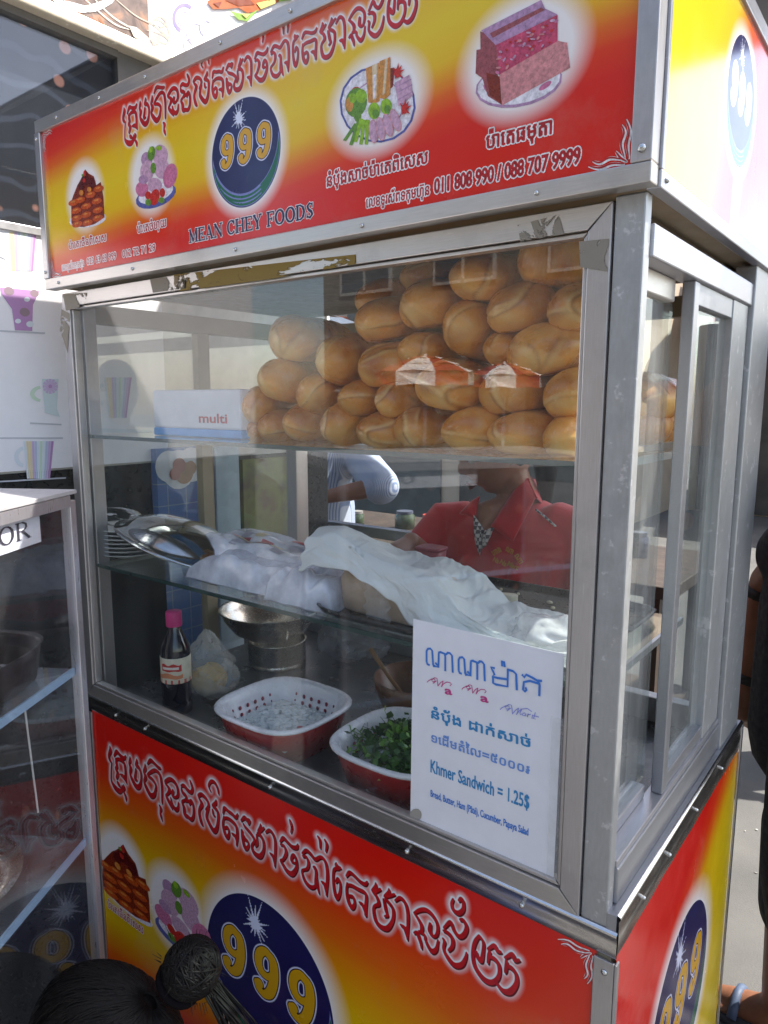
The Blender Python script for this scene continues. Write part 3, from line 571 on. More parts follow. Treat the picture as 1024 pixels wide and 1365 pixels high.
MB().box((-.024, -.0045, -.765), (.001, -.0005, -.03)).build('corner_angle', ALUV, cart, bevel=.001)
MB().box((.0012, -.0045, -.765), (.0042, .006, -.03)).build('corner_angle', ALUV, cart, bevel=.001)
MB().box((.0012, .650, -.765), (.0042, .664, .02)).build('corner_angle', ALUV, cart, bevel=.001)
MB().box((-1.135, -.0045, -.765), (-1.122, -.0005, -.03)).build('corner_angle', ALUV, cart, bevel=.001)
MB().box((-1.137, .0, -.79), (0, .66, -.765)).build('base_frame', GALV, cart, bevel=.003)
RUB = M('rubber', (.02, .02, .02), .7)
for x in (-1.05, -.09):
    for y in (.09, .57):
        w = MB().lathe([(.012, -.014), (.045, -.014), (.049, -.008), (.049, .008), (.045, .014), (.012, .014)], (x, y, GZ+.049), 20, axis='x').build('caster', RUB, cart, smooth=True)
        for q in (-.022, .016): MB().box((x+q, y-.018, GZ+.04), (x+q+.006, y+.018, -.79)).build('caster_fork', GALV, w)
def screw(P, axis, sgn, r=.004):
    mb = MB(); prof = [(r, 0), (r*.95, .0012), (r*.6, .0026), (.0001, .003)]
    mb.lathe([(a, b*sgn) for a, b in prof], P, 12, axis=axis).build('screw', SCREW, cart, smooth=True)
for px, py in [(109, 274-130+0), (217, 97), (363, 25), (111, 143)]: pass
for x in (-1.07, -.93, -.80, -.62, -.48): screw((x, -.0262, 1.127), 'y', -1, .003)
for x in (-1.10, -.86, -.60, -.36, -.12): screw((x, -.0262, .843), 'y', -1, .003)
screw((-.010, -.0273, .866), 'y', -1, .0045); screw((-.010, -.0273, 1.09), 'y', -1, .004); screw((-1.143, -.0273, .866), 'y', -1, .003); screw((-1.143, -.0273, 1.105), 'y', -1, .003)
for x in (-1.03, -.93, -.58, -.30, -.12): screw((x, -.003, -.010), 'y', -1, .0036)
for y in (.09, .20, .34, .50): screw((.0028, y, .002), 'x', 1, .0032)
screw((-.010, -.0047, -.045), 'y', -1, .004); screw((.0032, .012, .843), 'x', 1, .003); screw((-.0115, .0, .0), 'x', 1, .001)

# ------------------------------------------------------------------ printed food pictures and captions
def flat(name, col, rough=.3): return M('print_'+name, col, rough, var=.30, scale=230)
PC = dict(white=flat('white', (.74, .70, .76)), brown=flat('brown', (.20, .02, .006)), dark=flat('dark', (.10, .006, .006)), orange=flat('orange', (.50, .07, .008)), gold=flat('gold', (.62, .22, .04)),
          pink=flat('pink', (.55, .33, .46)), mauve=flat('mauve', (.42, .24, .40)), marble=flat('marble', (.56, .16, .30)), blue=flat('blue', (.09, .10, .34)), red=flat('red', (.52, .02, .012)), green=flat('green', (.12, .26, .03)),
          lime=flat('lime', (.26, .46, .02)), rose=flat('rose', (.60, .24, .25)), rosed=flat('rose_dark', (.30, .07, .08)), meat=flat('meat', (.52, .06, .13)), cream=flat('cream', (.66, .52, .34)), crust=flat('crust', (.58, .25, .05)))
PK = list(PC)
def conv(off, s, pts): return [(off[0]+x/s, off[1]+y/s) for x, y in pts]
def E_(cx, cy, rx, ry, t=0): return ell(cx, cy, rx, ry, t, 18)
PIC_A = [('white', E_(278, 548, 122, 52, -8)), ('brown', [(172, 570), (172, 430), (188, 385), (212, 325), (228, 298), (246, 262), (262, 222), (285, 250), (318, 268), (334, 325), (364, 305), (380, 400), (388, 535), (322, 580), (250, 598), (188, 594)])]
for cx, cy in [(210, 580), (278, 570), (345, 540), (208, 540), (270, 518), (345, 488), (204, 492), (270, 462), (340, 430), (232, 422), (300, 388), (188, 440), (352, 350)]:
    PIC_A += [('orange', E_(cx, cy, 34, 20, -18)), ('gold', E_(cx-4, cy-6, 15, 6, -18))]
PIC_A += [('dark', E_(266, 292, 26, 36)), ('dark', E_(308, 312, 22, 34)), ('dark', E_(238, 330, 18, 30)), ('red', E_(262, 250, 9, 20)), ('red', E_(258, 296, 10, 14)), ('gold', E_(240, 376, 14, 18)), ('gold', E_(292, 354, 14, 16)), ('green', E_(250, 262, 8, 9))]
PIC_B = [('blue', E_(722, 395, 138, 72, -22)), ('white', E_(722, 380, 120, 55, -22)), ('pink', E_(750, 130, 50, 68)), ('mauve', E_(662, 160, 36, 50)), ('pink', E_(664, 236, 44, 72, 6)), ('pink', E_(758, 212, 50, 74, -6)),
         ('marble', E_(632, 352, 42, 50)), ('marble', E_(815, 265, 44, 82, 12)), ('mauve', E_(640, 290, 30, 30)), ('pink', E_(715, 326, 46, 48)), ('red', E_(716, 404, 30, 54, 12)), ('red', E_(672, 392, 20, 26)), ('red', E_(765, 375, 18, 30)), ('green', E_(694, 120, 24, 48, 10)), ('green', E_(706, 215, 18, 36)), ('lime', E_(690, 95, 12, 20)), ('lime', E_(742, 85, 18, 16)),
         ('green', E_(674, 438, 19, 22)), ('green', E_(760, 424, 20, 20))]
PIC_C = [('blue', E_(437, 470, 300, 305, -35)), ('white', E_(437, 470, 284, 288, -35)), ('mauve', E_(440, 475, 210, 200, -35)), ('white', E_(440, 475, 200, 190, -35)), ('red', E_(270, 390, 50, 60)), ('green', E_(268, 455, 86, 118, 10)), ('lime', E_(310, 405, 45, 55)), ('crust', E_(215, 470, 30, 60)), ('lime', E_(240, 420, 30, 40)), ('green', E_(280, 560, 30, 50))]
for a, b in [((175, 755), (270, 620)), ((225, 790), (290, 600)), ((262, 765), (312, 580)), ((305, 785), (335, 590)), ((348, 785), (362, 590))]:
    PIC_C.append(('lime' if a[0] > 250 else 'green', [(a[0]-12, a[1]), (b[0]-16, b[1]), (b[0]+14, b[1]+4), (a[0]+14, a[1]+4)]))
PIC_C += [('crust', [(345, 185), (450, 140), (455, 445), (420, 462), (365, 455)]), ('cream', [(395, 160), (438, 146), (430, 420), (402, 440)]), ('white', [(404, 240), (426, 230), (416, 420), (402, 430)]), ('brown', [(534, 185), (572, 180), (560, 330), (536, 350)]), ('crust', [(455, 130), (540, 95), (540, 390), (500, 430), (455, 420)]), ('cream', [(500, 112), (520, 105), (500, 380), (478, 400)]), ('gold', [(520, 105), (538, 98), (534, 300), (518, 330)]),
          ('pink', [(576, 300), (690, 236), (705, 300), (720, 400), (604, 486)]), ('mauve', [(584, 330), (704, 268), (706, 276), (586, 340)]), ('mauve', [(590, 374), (712, 312), (714, 320), (592, 384)]), ('mauve', [(598, 430), (718, 366), (718, 374), (600, 440)]), ('lime', E_(412, 522, 47, 66)), ('green', E_(425, 545, 28, 34)), ('lime', E_(508, 488, 46, 63)), ('green', E_(520, 510, 28, 34))]
for cx, cy, t in [(408, 685, -4), (465, 665, -8), (523, 636, -14), (582, 596, -18)]: PIC_C += [('rose', E_(cx, cy, 37, 94, t)), ('pink', E_(cx, cy, 32, 88, t))]
for cx, cy in [(598, 225), (655, 510)]:
    for dx, dy in [(-38, -50), (8, -84), (36, -66), (58, -30), (-20, 50), (46, 40)]:
        d = math.hypot(dx, dy); n = (-dy/d*17, dx/d*17); PIC_C.append(('red', [(cx+n[0], cy+n[1]), (cx+dx, cy+dy), (cx-n[0], cy-n[1])]))
    PIC_C.append(('red', E_(cx, cy, 26, 38)))
PIC_D = [('mauve', E_(362, 440, 232, 120, -12)), ('white', E_(362, 436, 222, 108, -12)), ('marble', E_(200, 470, 34, 14, 50)), ('marble', E_(500, 450, 40, 14, -35)), ('rosed', [(140, 262), (165, 258), (250, 380), (275, 552), (200, 505), (170, 410), (135, 385)]), ('brown', [(190, 380), (262, 402), (272, 545), (210, 500)]), ('rose', [(262, 400), (616, 222), (632, 356), (274, 554)]), ('rose', [(258, 390), (566, 214), (612, 224), (620, 250), (266, 432)]),
         ('rosed', [(160, 165), (200, 180), (248, 240), (258, 392), (200, 330), (162, 300)]), ('mauve', [(165, 160), (480, 0), (500, 45), (566, 76), (242, 238)]), ('rosed', [(210, 175), (480, 40), (500, 52), (225, 200)]), ('meat', [(244, 236), (566, 78), (566, 216), (260, 392)])]
_r9 = random.Random(9)
for k in range(44):
    t, q = _r9.random(), _r9.random(); x = 250+310*t; y = 236-158*t+20+q*(135-15*t); PIC_D.append((('rose', 'pink', 'marble', 'red')[k % 4], E_(x, y, 6+_r9.random()*9, 4+_r9.random()*4, _r9.uniform(-60, 20))))
def put_picture(name, polys, off, s, mapf, parent):
    mb = MB()
    for i, (c, pts) in enumerate(polys):
        P = [FY(x, y, -.02) for x, y in conv(off, s, pts)]; W = [mapf(p[0], p[2], .0003+.00003*i) for p in P]
        mb.add(W, [tuple(range(len(W)))], PK.index(c))
    return mb.build(name, [PC[k] for k in PK], parent)
mu = lambda x, z, l: (x, -.02-l, z)
put_picture('printed_picture', PIC_A, (60, 180), 4.876, mu, sign_u); put_picture('printed_picture', PIC_B, (60, 180), 4.876, mu, sign_u)
put_picture('printed_picture', PIC_C, (430, 60), 5.935, mu, sign_u); put_picture('printed_picture', PIC_D, (600, 0), 3.938, mu, sign_u)
put_picture('printed_picture', PIC_A, (60, 180), 4.876, lambda x, z, l: (-1.046+(x+1.003)*1.62, -l, -.368+(z-.985)*1.62), sign_l)
put_picture('printed_picture', PIC_B, (60, 180), 4.876, lambda x, z, l: (-.862+(x+.805)*1.6, -l, -.375+(z-.983)*1.6), sign_l)
T_RED = flat('caption_red', (.42, .008, .014)); T_WHITE = flat('caption_white', (.82, .76, .76)); T_NAVY = flat('caption_navy', (.02, .012, .07))
UP, FR = (0, 0, 1), (0, -1, 0)
def caption(parent, body, x0, x1, z, h, y=-.02, bold=.0004, outline=.0013, step=.0005):
    mb = MB(); ink(mb, body, (x0, y, z), (x1, y, z), UP, FR, h, step, bold, outline); mb.build('lettering', [T_RED, T_WHITE], parent)
caption(sign_u, 'ប៉ាេតេចីនពិេសស', -1.066, -.942, .900, .0125); caption(sign_u, 'ប៉ាេតចំហុយ', -.850, -.770, .900, .0135)
caption(sign_u, 'នំបុ័ងសាច់ប៉ាេតពិេសស', -.424, -.265, .9015, .0150, bold=.0006); caption(sign_u, 'ប៉ាេតធម្មតា'.replace('្ម', 'ុ'), -.186, -.108, .9015, .0160, bold=.0007)
caption(sign_u, 'េលខទូរស័ពទក្រុមហ៊ុន'.replace('្រ', ''), -.358, -.262, .8655, .0125); caption(sign_u, '011 808 990 / 088 707 9999', -.2545, -.0755, .866, .0165, bold=.0008)
caption(sign_u, 'េលខទូរស័ពទក្រុមហ៊ុន'.replace('្រ', ''), -1.095, -1.018, .865, .0115, bold=.0001); caption(sign_u, '023 63 63 999', -1.008, -.915, .8665, .0115); caption(sign_u, '012 72 71 29', -.896, -.802, .8665, .0115)
mb = MB(); put_serif(mb, 'MEAN CHEY FOODS', (-.713, -.02, .8675), (-.447, -.02, .8675), UP, FR, .019, .075, .0002, 1); put_serif(mb, 'MEAN CHEY FOODS', (-.713, -.02, .8675), (-.447, -.02, .8675), UP, FR, .019, .022, .0005, 0)
mb.build('lettering', [T_NAVY, T_WHITE], sign_u)
caption(sign_l, 'ប៉ាេតេចីនពិេសស', -1.112, -.978, -.482, .018, y=0, step=.0008)
def curls(parent, cx, cz, sx, sz, s, y):               # small flame ornaments in the sign's corners
    mb = MB(); f = lambda u, v, l: (cx+sx*u*s, y-.0003-l, cz+sz*v*s)
    for i, p in enumerate([[(0, .1), (.06, .4), (.02, .7), (.12, 1)], [(.1, .12), (.2, .45), (.14, .7), (.22, .9)], [(.1, 0), (.4, .06), (.7, .02), (1, .12)], [(.12, .1), (.45, .2), (.7, .14), (.9, .22)], [(.04, .04), (.2, .16), (.34, .34)]]):
        ribbon(mb, p, .1, f, .00002*i, 0)
        ribbon(mb, [(a+.02, b+.02) for a, b in p], .045, f, .0002+.00002*i, 1)
    mb.build('printed_ornament', [T_WHITE, T_RED], parent)
curls(sign_u, -.024, .856, -1, 1, .042, -.02); curls(sign_u, -1.132, 1.115, 1, -1, .034, -.02); curls(sign_u, -1.132, .856, 1, 1, .034, -.02); curls(sign_l, -.026, -.03, -1, -1, .045, 0)
# ------------------------------------------------------------------ price sheet taped on the window
PAPER = M('paper', (.80, .79, .82), .75, var=.03)
pp = [(551, 825), (752, 872), (738, 1176), (547, 1095)]
C4 = [FY(x, y, .0072) for x, y in pp]
sheet_root = MB().hexa([C4[3]+[0, .0, 0], C4[2], C4[1], C4[0]][0:4]+[q+np.array([0, .0006, 0]) for q in (C4[3], C4[2], C4[1], C4[0])]).build('price_sheet', PAPER, at_loc=tuple(C4[3]))
tag(sheet_root, 'white paper price list in blue lettering taped inside the lower corner of the cart window', 'sign')
PB1 = M('ink_blue', (.05, .20, .62), .6, var=.05); PB2 = M('ink_teal', (.035, .24, .50), .6, var=.05); PB3 = M('ink_pale_blue', (.16, .30, .66), .6, var=.05); PPK = M('ink_pink', (.55, .06, .24), .6, var=.05); PLV = M('ink_lavender', (.28, .30, .70), .6, var=.05)
def sheet_text(body, a, b, h, m, bold=.0, shear=0.0, name='lettering'):
    A, B = FY(*a, .0068), FY(*b, .0068); mb = MB(); d = Vector(B)-Vector(A); up = Vector((-d.z, 0, d.x)).normalized()
    ink(mb, body, A, B, up, FR, h, .00035 if h < .0125 else .0005, bold*.018, 0, .0002, 0, 0, shear); return mb.build(name, m, sheet_root)
# the big heading is drawn stroke by stroke (three letters and a vowel, twice, then two more)
def sheet_strokes(strokes, m, w, mm):
    mb = MB()
    for i, st in enumerate(strokes):
        P = [FY(560+x/5.055, 850+y/5.055, .0066-.00003*i) for x, y in st]
        vs = []
        for k, p in enumerate(P):
            d = P[min(k+1, len(P)-1)]-P[max(k-1, 0)]; n = np.array([-d[2], 0, d[0]]); n = n/(np.linalg.norm(n)+1e-9)*w/2; e = d/np.linalg.norm(d)*w*.3*((k == len(P)-1)-(k == 0)); vs += [p+n+e, p-n+e]
        mb.add(vs, [(2*k, 2*k+2, 2*k+3, 2*k+1) for k in range(len(P)-1)])
    return mb.build('lettering', m, sheet_root)
def na(ox, oy): return [[(ox+x, oy+y) for x, y in s] for s in ([(26, 112), (14, 108), (8, 90), (8, 20), (16, 4), (34, 2), (46, 16), (52, 110), (56, 122), (66, 120)], [(60, 118), (88, 128), (90, 40), (92, 28), (106, 26)], [(88, 122), (70, 100)], [(106, 28), (128, 36), (134, 56), (134, 150)], [(150, 30), (164, 32), (180, 50), (184, 160)], [(134, 44), (150, 32)])]
HEAD = na(36, 72)+na(252, 130)+[[(500, 206), (478, 200), (490, 222), (502, 250), (486, 262), (520, 272), (590, 282)], [(492, 262), (492, 306), (510, 316), (590, 330), (592, 216)], [(592, 216), (626, 226), (648, 246), (652, 350)], [(552, 160), (554, 190)], [(566, 164), (570, 194)],
    [(690, 252), (702, 268), (716, 250), (760, 272), (790, 290), (818, 292)], [(796, 292), (806, 320), (804, 390)], [(806, 312), (740, 292), (700, 300), (694, 352), (706, 364), (718, 352), (712, 340)]]
sheet_strokes(HEAD, PB1, .0030, .0)
def cx_(x, y): return (560+x/5.055, 850+y/5.055)
for ox, oy, m, s, kind in [(48, 268, PPK, 1, 'N'), (282, 316, PPK, 1, 'N'), (540, 448, PLV, 1.15, 'M')]:
    P = lambda pts: [(ox+x*s, oy+y*s) for x, y in pts]
    S = [P([(0, 32), (10, 22), (34, 10), (52, 12), (54, 26), (38, 30), (30, 18), (50, 2), (66, 6), (70, 30), (72, 54)]), P([(40, 40), (62, 24)]), P([(72, 58), (92, 34), (108, 24)]), P([(108, 24), (104, 40), (96, 62)])]
    if kind == 'N': S += [P([(96, 64), (110, 44), (132, 32), (156, 36), (164, 48), (154, 56)])]
    else: S += [P([(96, 60), (112, 40), (128, 30)]), P([(128, 30), (116, 50), (118, 62), (128, 58)]), P([(146, 52), (134, 54), (130, 66), (144, 68), (152, 54), (150, 70)]), P([(164, 56), (160, 76), (164, 62), (178, 60)]), P([(190, 64), (186, 84), (196, 84)]), P([(206, 50), (196, 84), (206, 88)]), P([(190, 66), (226, 76)]), P([(120, 30), (160, 26), (184, 44)])]
    sheet_strokes(S, m, .0011, 0)
sheet_text('a', cx_(170, 378), cx_(216, 386), .011, PPK, .03); sheet_text('a', cx_(410, 428), cx_(460, 438), .011, PPK, .03)
sheet_text('នំបុ័ង ដាក់សាច់', cx_(78, 540), cx_(742, 740), .0135, PB2, .03); sheet_text('១េដីមតំៃល=៥០០០៛', cx_(78, 700), cx_(738, 920), .012, PB3, .025)
sheet_text('Khmer Sandwich = 1.25$', cx_(72, 905), cx_(735, 1155), .019, PB2, .02); sheet_text('Bread, Butter, Ham (Pâté), Cucumber, Papaya Salad', cx_(72, 1070), cx_(730, 1335), .0105, PB1, .012)
CLEARTAPE = film_mat('clear_tape', (.8, .8, .78), .22, .2)
MB().add([FY(x, y, .0060) for x, y in [(735, 955), (757, 960), (752, 1190), (728, 1178)]], [(3, 2, 1, 0)]).build('clear_tape', CLEARTAPE, sheet_root)
MB().add([FY(x, y, .0064) for x, y in ell(554, 1087, 8, 9, 20)], [tuple(range(22))]).build('glue_spot', M('glue_spot', (.34, .31, .27), .7), sheet_root)

# ------------------------------------------------------------------ bread
def bread_mat():
    s = N('bread_crust'); v = s.coord(); inf = s.n('ObjectInfo').outputs['Random']
    n1 = s.noise(9, 5, v); n2 = s.noise(42, 6, v, .65); n3 = s.noise(260, 3, v)
    base = s.ramp(s.rng(n1, .25, .75), [(0, (.56, .175, .020)), (.45, (.82, .35, .062)), (1, (.92, .54, .16))])
    base = s.mix(s.rng(s.attr('bake'), .25, .85, 0, 1), base, (.43, .105, .012))
    base = s.mix(s.rng(n2, .46, .72, 0, .55), base, (.72, .46, .17))
    base = s.mix(s.rng(inf, 0, 1, 0, .42), base, (.44, .15, .020))
    base = s.mix(s.attr('slash'), base, (.80, .56, .25))
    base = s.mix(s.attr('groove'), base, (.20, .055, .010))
    base = s.mix(s.rng(n3, .60, .72, 0, .35), base, (.78, .58, .32))
    spot = s.rng(s.noise(30, 5, v, .7), .66, .72, 0, .6); base = s.mix(spot, base, (.22, .07, .015))
    s.set(Base_Color=base, Roughness=s.rng(n2, .3, .7, .20, .40), Specular_IOR_Level=.6)
    b = s.math('ADD', n2, s.math('MULTIPLY', n3, .25)); s.bump(b, .4, .003); return s.m
BREAD = bread_mat()
def loaf_mesh(seed, L=.21, r=.036, flat_=.88):
    rnd = random.Random(seed); nu, nv = 64, 72; vs = []; bake = []; sl = []; gr = []
    bend = rnd.uniform(-.015, .015); off = Vector((seed*3.1, seed*1.7, 0)); cut = rnd.uniform(.7, 2.4)
    folds = []                                            # dough folds: bent planes crossing the rounded end
    for _ in range(rnd.choice((1, 2, 2))):
        a = rnd.uniform(0, 6.28); folds.append((Vector((math.cos(a), rnd.uniform(-.5, .5), math.sin(a))).normalized(), rnd.uniform(-.45, .45), rnd.uniform(.02, .05), rnd.uniform(.035, .065), rnd.uniform(0, 6.28)))
    for i in range(nu):
        t = .5-.5*math.cos(math.pi*i/(nu-1)); y = L*t
        e = min(t, 1-t)/.24; prof = math.sqrt(max(0, 1-(1-min(1, e))**2.1)) if e < 1 else 1
        rr = r*prof*(.90+.10*math.sin(math.pi*t))
        for j in range(nv):
            a = 2*math.pi*j/nv; ca, sa = math.cos(a), math.sin(a); p = Vector((rr*ca/r, y/r, rr*sa/r)); g = 0; s_ = 0
            k = 1+.11*mnoise.noise(p*.8+off)+.045*mnoise.noise(p*1.9+off)+.010*mnoise.noise(p*6+off)
            for n_, o_, dp, wd, ph in folds:
                d = p.dot(n_)-o_+.22*mnoise.noise(p*.9+off+Vector((ph, 0, 0)))
                ext = max(0, min(1, (1.7-p.y)/.6))*max(0, min(1, .5+1.6*(mnoise.noise(p*.7+Vector((0, ph*3, seed)))+.25)))
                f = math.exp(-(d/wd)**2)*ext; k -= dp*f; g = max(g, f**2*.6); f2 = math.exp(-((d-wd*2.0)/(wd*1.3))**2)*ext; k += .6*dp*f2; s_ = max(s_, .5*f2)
            d = ((a-cut-(t-.5)*.8+math.pi) % (2*math.pi))-math.pi; w = max(0, min(1, (t-.15)/.08))*max(0, min(1, (.9-t)/.08))
            f = math.exp(-(d/.20)**2)*w; k += .03*math.exp(-((d-.36)/.13)**2)*w-.07*f; s_ = max(s_, f*.9)
            q = 1+(k-1)*min(1, prof*1.6)
            z = rr*sa*q*flat_; x = rr*ca*q+bend*math.sin(math.pi*t)
            if z < -r*.66: z = -r*.66+(z+r*.66)*.35
            vs.append((x, y+.012*(k-1)*(1-prof)*3, z)); bake.append(max(0, min(1, p.z*.30+.38+.75*mnoise.noise(p*1.1+off*1.7)))); sl.append(min(1, s_)); gr.append(min(1, g))
    fs = [(i*nv+j, i*nv+(j+1) % nv, (i+1)*nv+(j+1) % nv, (i+1)*nv+j) for i in range(nu-1) for j in range(nv)]
    me = bpy.data.meshes.new('bread_loaf'); me.from_pydata(vs, [], fs); me.polygons.foreach_set('use_smooth', [True]*len(fs))
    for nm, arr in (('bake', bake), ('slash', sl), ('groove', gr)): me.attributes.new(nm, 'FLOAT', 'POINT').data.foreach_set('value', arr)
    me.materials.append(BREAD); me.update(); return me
LOAVES = [loaf_mesh(k) for k in range(1, 13)]
ORD = ['leftmost', 'second', 'third', 'fourth', 'fifth', 'sixth', 'seventh', 'eighth', 'ninth', 'tenth']
# rows: front end centre (image), width, height, front distance, yaw, pitch, note
ROWS = [('bottom row, resting on the glass shelf', [(326, 574, 44, 32, .10, 8, 0), (352, 570, 50, 42, .09, -6, 0), (381, 566, 50, 46, .07, 6, 0), (433, 569, 54, 50, .06, -4, 0), (483, 575, 60, 46, .06, 5, 0), (541, 574, 62, 50, .07, -5, 2), (601, 574, 80, 58, .05, 10, 0), (675, 580, 84, 56, .045, -8, 0), (737, 584, 62, 58, .04, 3, 0)]),
        ('second row from the bottom', [(331, 543, 50, 48, .09, -12, 2), (404, 523, 54, 50, .08, -6, 2), (457, 531, 60, 50, .07, 8, 0), (506, 534, 46, 52, .07, -5, 0), (585, 517, 84, 64, .05, -14, 3), (659, 521, 84, 62, .05, 8, 0), (738, 526, 68, 64, .04, 4, 0)]),
        ('third row from the bottom', [(353, 506, 62, 56, .09, -10, 3), (434, 482, 60, 58, .08, -14, 4), (488, 489, 76, 58, .07, 6, 2), (543, 466, 62, 50, .08, -6, 0), (655, 465, 60, 50, .08, 4, 0), (727, 466, 92, 66, .05, -16, 3)]),
        ('fourth row from the bottom', [(381, 453, 74, 58, .09, -16, 2), (484, 427, 76, 54, .08, 10, 4), (603, 428, 68, 66, .07, 4, 2), (677, 413, 84, 62, .06, -14, 8), (752, 407, 66, 62, .05, -6, 2)]),
        ('topmost layer', [(478, 400, 66, 52, .15, 14, 3), (554, 404, 78, 62, .08, -4, 3), (545, 366, 76, 44, .17, 8, 0), (623, 368, 80, 64, .06, -8, 5), (690, 343, 80, 66, .10, 66, -8)])]
proto = None
for rname, row in ROWS:
    for k, (px, py, w, h, y, yaw, pitch) in enumerate(row):
        P = FY(px, py, y); mpp = depth(P)/FPX; r = mpp*(w+h)/4*1.22
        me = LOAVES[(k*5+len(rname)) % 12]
        if proto is None: o = bpy.data.objects.new('bread_loaf', me); proto = o
        else: o = proto.copy(); o.data = me
        COL.objects.link(o)
        o.location = P; s = r/.036; wr = (w/h)**.5; lq = .21
        o.scale = (s*wr, 1.06 if yaw < 50 else .66, s/wr*1.12)
        o.rotation_euler = (R_(pitch), R_(random.uniform(-70, 70)) if w/h < 1.15 else R_(random.uniform(-12, 12)), R_(-yaw))
        place = ORD[k]+(' from the left' if k else ' loaf')+(' of the ' + rname)
        tag(o, 'golden crusty baguette, '+(ORD[k] if k == 0 else ORD[k]+' from the left')+' in the '+rname, 'bread', 'baguettes piled on the top shelf')
for k, (px, py) in enumerate(((868, 574), (866, 527))):
    P = FX(px, py, -.088); o = proto.copy(); o.data = LOAVES[k+3]; COL.objects.link(o); o.location = (-.088, P[1]-.09, max(P[2], .588)); o.scale = (.98, .95, .98); o.rotation_euler = (0, .8*k, 0)
    tag(o, ['golden baguette at the right end of the shelf seen low through the side window', 'golden baguette at the right end of the shelf seen higher through the side window'][k], 'bread', 'baguettes piled on the top shelf')
# ------------------------------------------------------------------ carton on the top shelf
box_ = thing('carton', 'white carton with a blue stripe and the word multi on the top shelf', 'box', (-.94, .18, .556))
BOXM = M('carton_white', (.62, .64, .72), .45, var=.06); BOXB = M('carton_blue', (.10, .32, .68), .45, var=.1)
bA, bB = FZ(206, 585, .556), FZ(318, 588, .556); yb_ = .09
xa, xb = FY(206, 585, yb_)[0], FY(322, 590, yb_)[0]
top = FY(206, 520, yb_)[2]
MB().box((xa, yb_, .571), (xb, yb_+.075, top)).build('carton_body', BOXM, box_, bevel=.004)
MB().box((xa-.0004, yb_-.0004, .5565), (xb+.0004, yb_+.0754, .5715)).build('blue_stripe', BOXB, box_, bevel=.002)
mb = MB(); a, b = FY(266, 563, yb_), FY(303, 565, yb_); put_text(mb, 'multi', (a[0], yb_, a[2]), (b[0], yb_, a[2]), UP, FR, .017, .02, .0006); mb.build('lettering', M('carton_red', (.42, .03, .06), .5), box_)

# ------------------------------------------------------------------ middle shelf
Z2 = .2912
PLATE = M('melamine_white', (.72, .72, .70), .25, var=.04)
pc = FY(176, 748, .115); pc[2] = Z2
for k in range(7):
    o = MB().lathe([(.001, 0), (.040, 0), (.046, .002), (.066, .0085), (.078, .0125), (.079, .0142), (.066, .0105), (.045, .0045), (.001, .004)], (0, 0, 0), 36).build('plate', PLATE, smooth=True)
    o.location = (pc[0]+random.uniform(-.002, .002), pc[1]+random.uniform(-.002, .002), Z2+.0086*k)
    tag(o, 'white melamine plate, '+['lowest', 'second from the bottom', 'third from the bottom', 'middle one', 'fifth from the bottom', 'second from the top', 'topmost'][k]+' of the stack under the forks', 'plate', 'stacked white plates')
CUT = brushed('cutlery_steel', (.6, .6, .6), .2, 1.0)
for k, (dx, dy, tz) in enumerate([(-.035, -.01, .028), (-.03, .02, .016), (-.02, -.035, .012)]):
    bz = Z2+.0078*6+.0145
    P0 = Vector((pc[0]+.05, pc[1]+dy, bz+.004)); P1 = Vector((pc[0]+dx, pc[1]+dy*1.6, bz+.008+tz*.6)); P2 = Vector((pc[0]+dx*2, pc[1]+dy*2, bz+.004+tz))
    o = MB().tube([P0, P0.lerp(P1, .5), P1], [.004, .003, .0035], 8, squash=(1, 1, .5)).build('fork', CUT, at_loc=tuple(P0), smooth=True)
    mb = MB()
    for q in (-.006, -.002, .002, .006): mb.tube([P1+Vector((0, q, 0)), P1.lerp(P2, .5)+Vector((0, q*1.1, -.003)), P2+Vector((0, q, 0))], [.0016, .0013, .0006], 6)
    mb.build('tines', CUT, o, smooth=True)
    tag(o, ['steel fork lying highest on the stack of white plates', 'steel fork in the middle on the stack of white plates', 'steel fork lowest and nearest the glass on the white plates'][k], 'fork', 'forks on the plates')
lc = Vector(FY(238, 722, .135)); TRAY = brushed('lid_steel', (.62, .63, .66), .06, 1.0)
lid = MB().lathe([(.128, -.002), (.135, 0), (.134, .003), (.120, .004), (.112, .012), (.095, .028), (.06, .040), (.02, .045), (.001, .0455)], (0, 0, 0), 44).build('pan_lid', TRAY, smooth=True)
lid.location = lc+Vector((.012, .0, -.006)); lid.rotation_euler = (R_(-6), R_(15), R_(10)); lid.scale = (1.16, .86, 1.1)
tag(lid, 'round shiny steel pan lid leaning on the stack of white plates', 'lid')
kn = MB().lathe([(.010, .044), (.009, .052), (.016, .057), (.017, .063), (.010, .067), (.001, .068)], (0, 0, 0), 20).build('knob', BLACKP, lid, smooth=True)
BAG = film_mat('bag_plastic', (.80, .80, .90), .62, .10)
BAG2 = film_mat('clear_bag', (.80, .80, .86), .5, .15)
